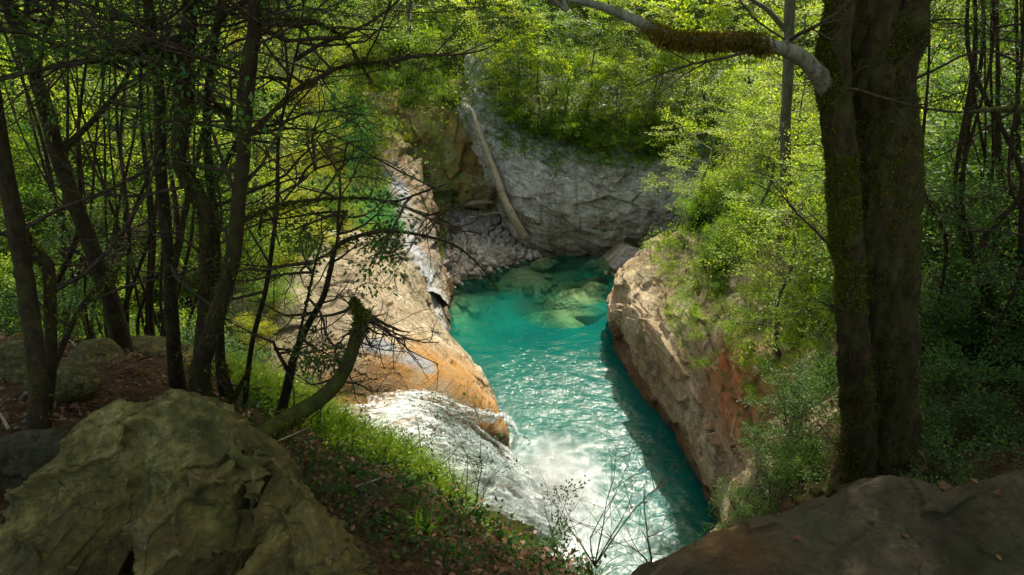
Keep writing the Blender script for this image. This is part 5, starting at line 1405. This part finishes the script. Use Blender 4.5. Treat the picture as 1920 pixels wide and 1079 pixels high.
# ---- bare twig shrubs in front of the pool
def bare_shrub(px, py, Y, stems, H, label, seed, leaf=0):
    p0 = atY(px, py, Y); e = empty("bare_shrub", p0)
    r = np.random.default_rng(seed); wood, lf, tips = MB(), MB(), []
    for (dx, dy) in stems:
        d = unit(atY(px + dx, py - dy, Y) - p0 + r.normal(size=3) * .03)
        L = np.linalg.norm(atY(px + dx, py - dy, Y) - p0)
        grow(wood, tips, np.zeros(3), d, L, .0055, 2, r, .25, .18, 5, (3, 5), .25)
    wood.build("stems", b_twig, e)
    if leaf:
        for (p, d, L) in tips:
            if r.random() < leaf: spray(lf, p, d, 3, .03, .022, .4, r)
        lf.build("foliage", l_near, e, smooth=False)
    tag(e, label, "shrub")
bare_shrub(1115, 1062, 3.1, ((-15, 190), (35, 205), (75, 175), (-50, 120), (100, 130)), .5, "bare twiggy shrub standing in front of the foam at the bottom centre", 61)
bare_shrub(1222, 1065, 2.9, ((-65, 130), (-15, 150), (-25, 90)), .4, "sparse bare twigs right of the twiggy shrub near the lower right boulder", 62)
bare_shrub(885, 985, 3.7, ((-50, 110), (25, 175), (-10, 140), (60, 100)), .4, "dry forked branch shrub on the grassy bank", 63, .25)
bare_shrub(1040, 1062, 3.1, ((-5, 110), (30, 60)), .3, "slim leafy sprig at the bottom centre left of the twiggy shrub", 64, .9)
bare_shrub(800, 905, 4.3, ((10, 130), (-25, 70), (60, 90)), .3, "slender leafy sprig rising over the white water from the grassy bank", 65, .8)
bare_shrub(640, 850, 4.7, ((-30, 60), (30, 90), (0, 110)), .3, "small dark sprig on the left end of the bank in front of the river", 66, .6)
# fallen leaves on the right boulder
bpy.context.view_layer.update()

# fallen leaves lying on the right-hand boulder
rb = [o for o in bpy.data.objects if o.get("label", "").startswith("broad dark brown boulder")][0]
vb = np.empty(len(rb.data.vertices) * 3, dtype=np.float32); rb.data.vertices.foreach_get("co", vb); vb = vb.reshape(-1, 3)
bb = BVHTree.FromPolygons([tuple(q) for q in vb.tolist()], [tuple(f.vertices) for f in rb.data.polygons])
for k, (px, py, sz, lab) in enumerate(((1762, 915, .055, "larger orange fallen leaf near the crest of the lower right boulder"), (1828, 908, .03, "small yellow fallen leaf near the top right edge of the right boulder"),
      (1498, 1012, .035, "curled brown leaf on the left shoulder of the lower right boulder"), (1866, 925, .03, "small brown leaf right of the yellow one on the right boulder"), (1870, 1050, .028, "reddish leaf scrap low on the right boulder near the corner"), (1700, 1010, .025, "tiny pale leaf scrap in the middle of the right boulder"))):
    d = ray(px, py); h = bb.ray_cast(Vector((0, 0, CAM_Z)), Vector(d))
    if h[0] is None: continue
    c = np.array([[0, 0, .0]]); rr = np.random.default_rng(k)
    V, F = leafquads(np.repeat(c, 5, 0), unit(np.array([[1, 0, .1], [.8, .6, .15], [.8, -.6, .12], [.3, 1, .1], [.3, -1, .2]])), np.tile([0, 0, 1.], (5, 1)), sz * np.array([1, .8, .8, .55, .55]), sz * .5, .3)
    o = link("fallen_leaf", mesh_np("fallen_leaf", V, F, l_dead, False), None, (h[0].x, h[0].y, h[0].z + .006)); o.rotation_euler = (.2, .1, k * 1.7)
    tag(o, lab, "leaf")

SHORT = {"stones on the rubble bank": "pale loose stone on the rubble bank", "stones under the shallow water": "algae-covered stone under the far shallows",
 "broadleaf trees on the far hillside": "broadleaf tree beyond the far cliff", "shrubs on the left hillside": "leafy shrub on the left hillside",
 "small trees on the left hillside": "slim tree on the left hillside", "shrubs on the ridge and in the gully": "low shrub on the ridge or gully",
 "trees on the slope above the right cliff": "sunlit tree above the right cliff", "bushes above the right cliff": "leafy bush above the right cliff",
 "thin stems of the left thicket": "thin dark stem in the left thicket", "stems of the right thicket": "mossy stem right of the massive trunk",
 "fine-leaved bushes near the massive old trunk": "fine-leaved bush by the massive trunk", "fine-leaved bushes behind the left trunks": "fine-leaved bush behind the left trunks",
 "fallen sticks on the ledge": "bare stick lying on the leaf litter", "dark bushes in the right thicket": "dark bush right of the massive trunk"}
# ---- one label for every repeat: its row back from the camera and its place in that row
def ordn(n):
    w = ["", "first", "second", "third", "fourth", "fifth", "sixth", "seventh", "eighth", "ninth", "tenth", "eleventh", "twelfth"]
    return w[n] if n < len(w) else str(n) + ("th" if 10 < n % 100 < 20 else {1: "st", 2: "nd", 3: "rd"}.get(n % 10, "th"))
def screen(o):
    x, y, z = o.location[0], o.location[1], o.location[2] - CAM_Z
    dpt = y * cp - z * sp
    return 960 + FPX * x / dpt, y
byl = {}
for o in bpy.data.objects:
    if o.parent is None and o.get("group") and o.get("label"): byl.setdefault(o["label"], []).append(o)
for lab, L in byl.items():
    if len(L) < 2: continue
    L.sort(key=lambda o: screen(o)[1])
    rows = max(1, round(len(L) / 9)); per = math.ceil(len(L) / rows)
    for ri in range(rows):
        R_ = sorted(L[ri * per:(ri + 1) * per], key=lambda o: screen(o)[0])
        for k, o in enumerate(R_):
            short = SHORT.get(o["group"], lab)
            o["label"] = short + ", " + ordn(k + 1) + " from the left" + (" in the " + (ordn(ri + 1) if ri else "nearest") + " row back" if rows > 1 else "")
bpy.context.view_layer.update()
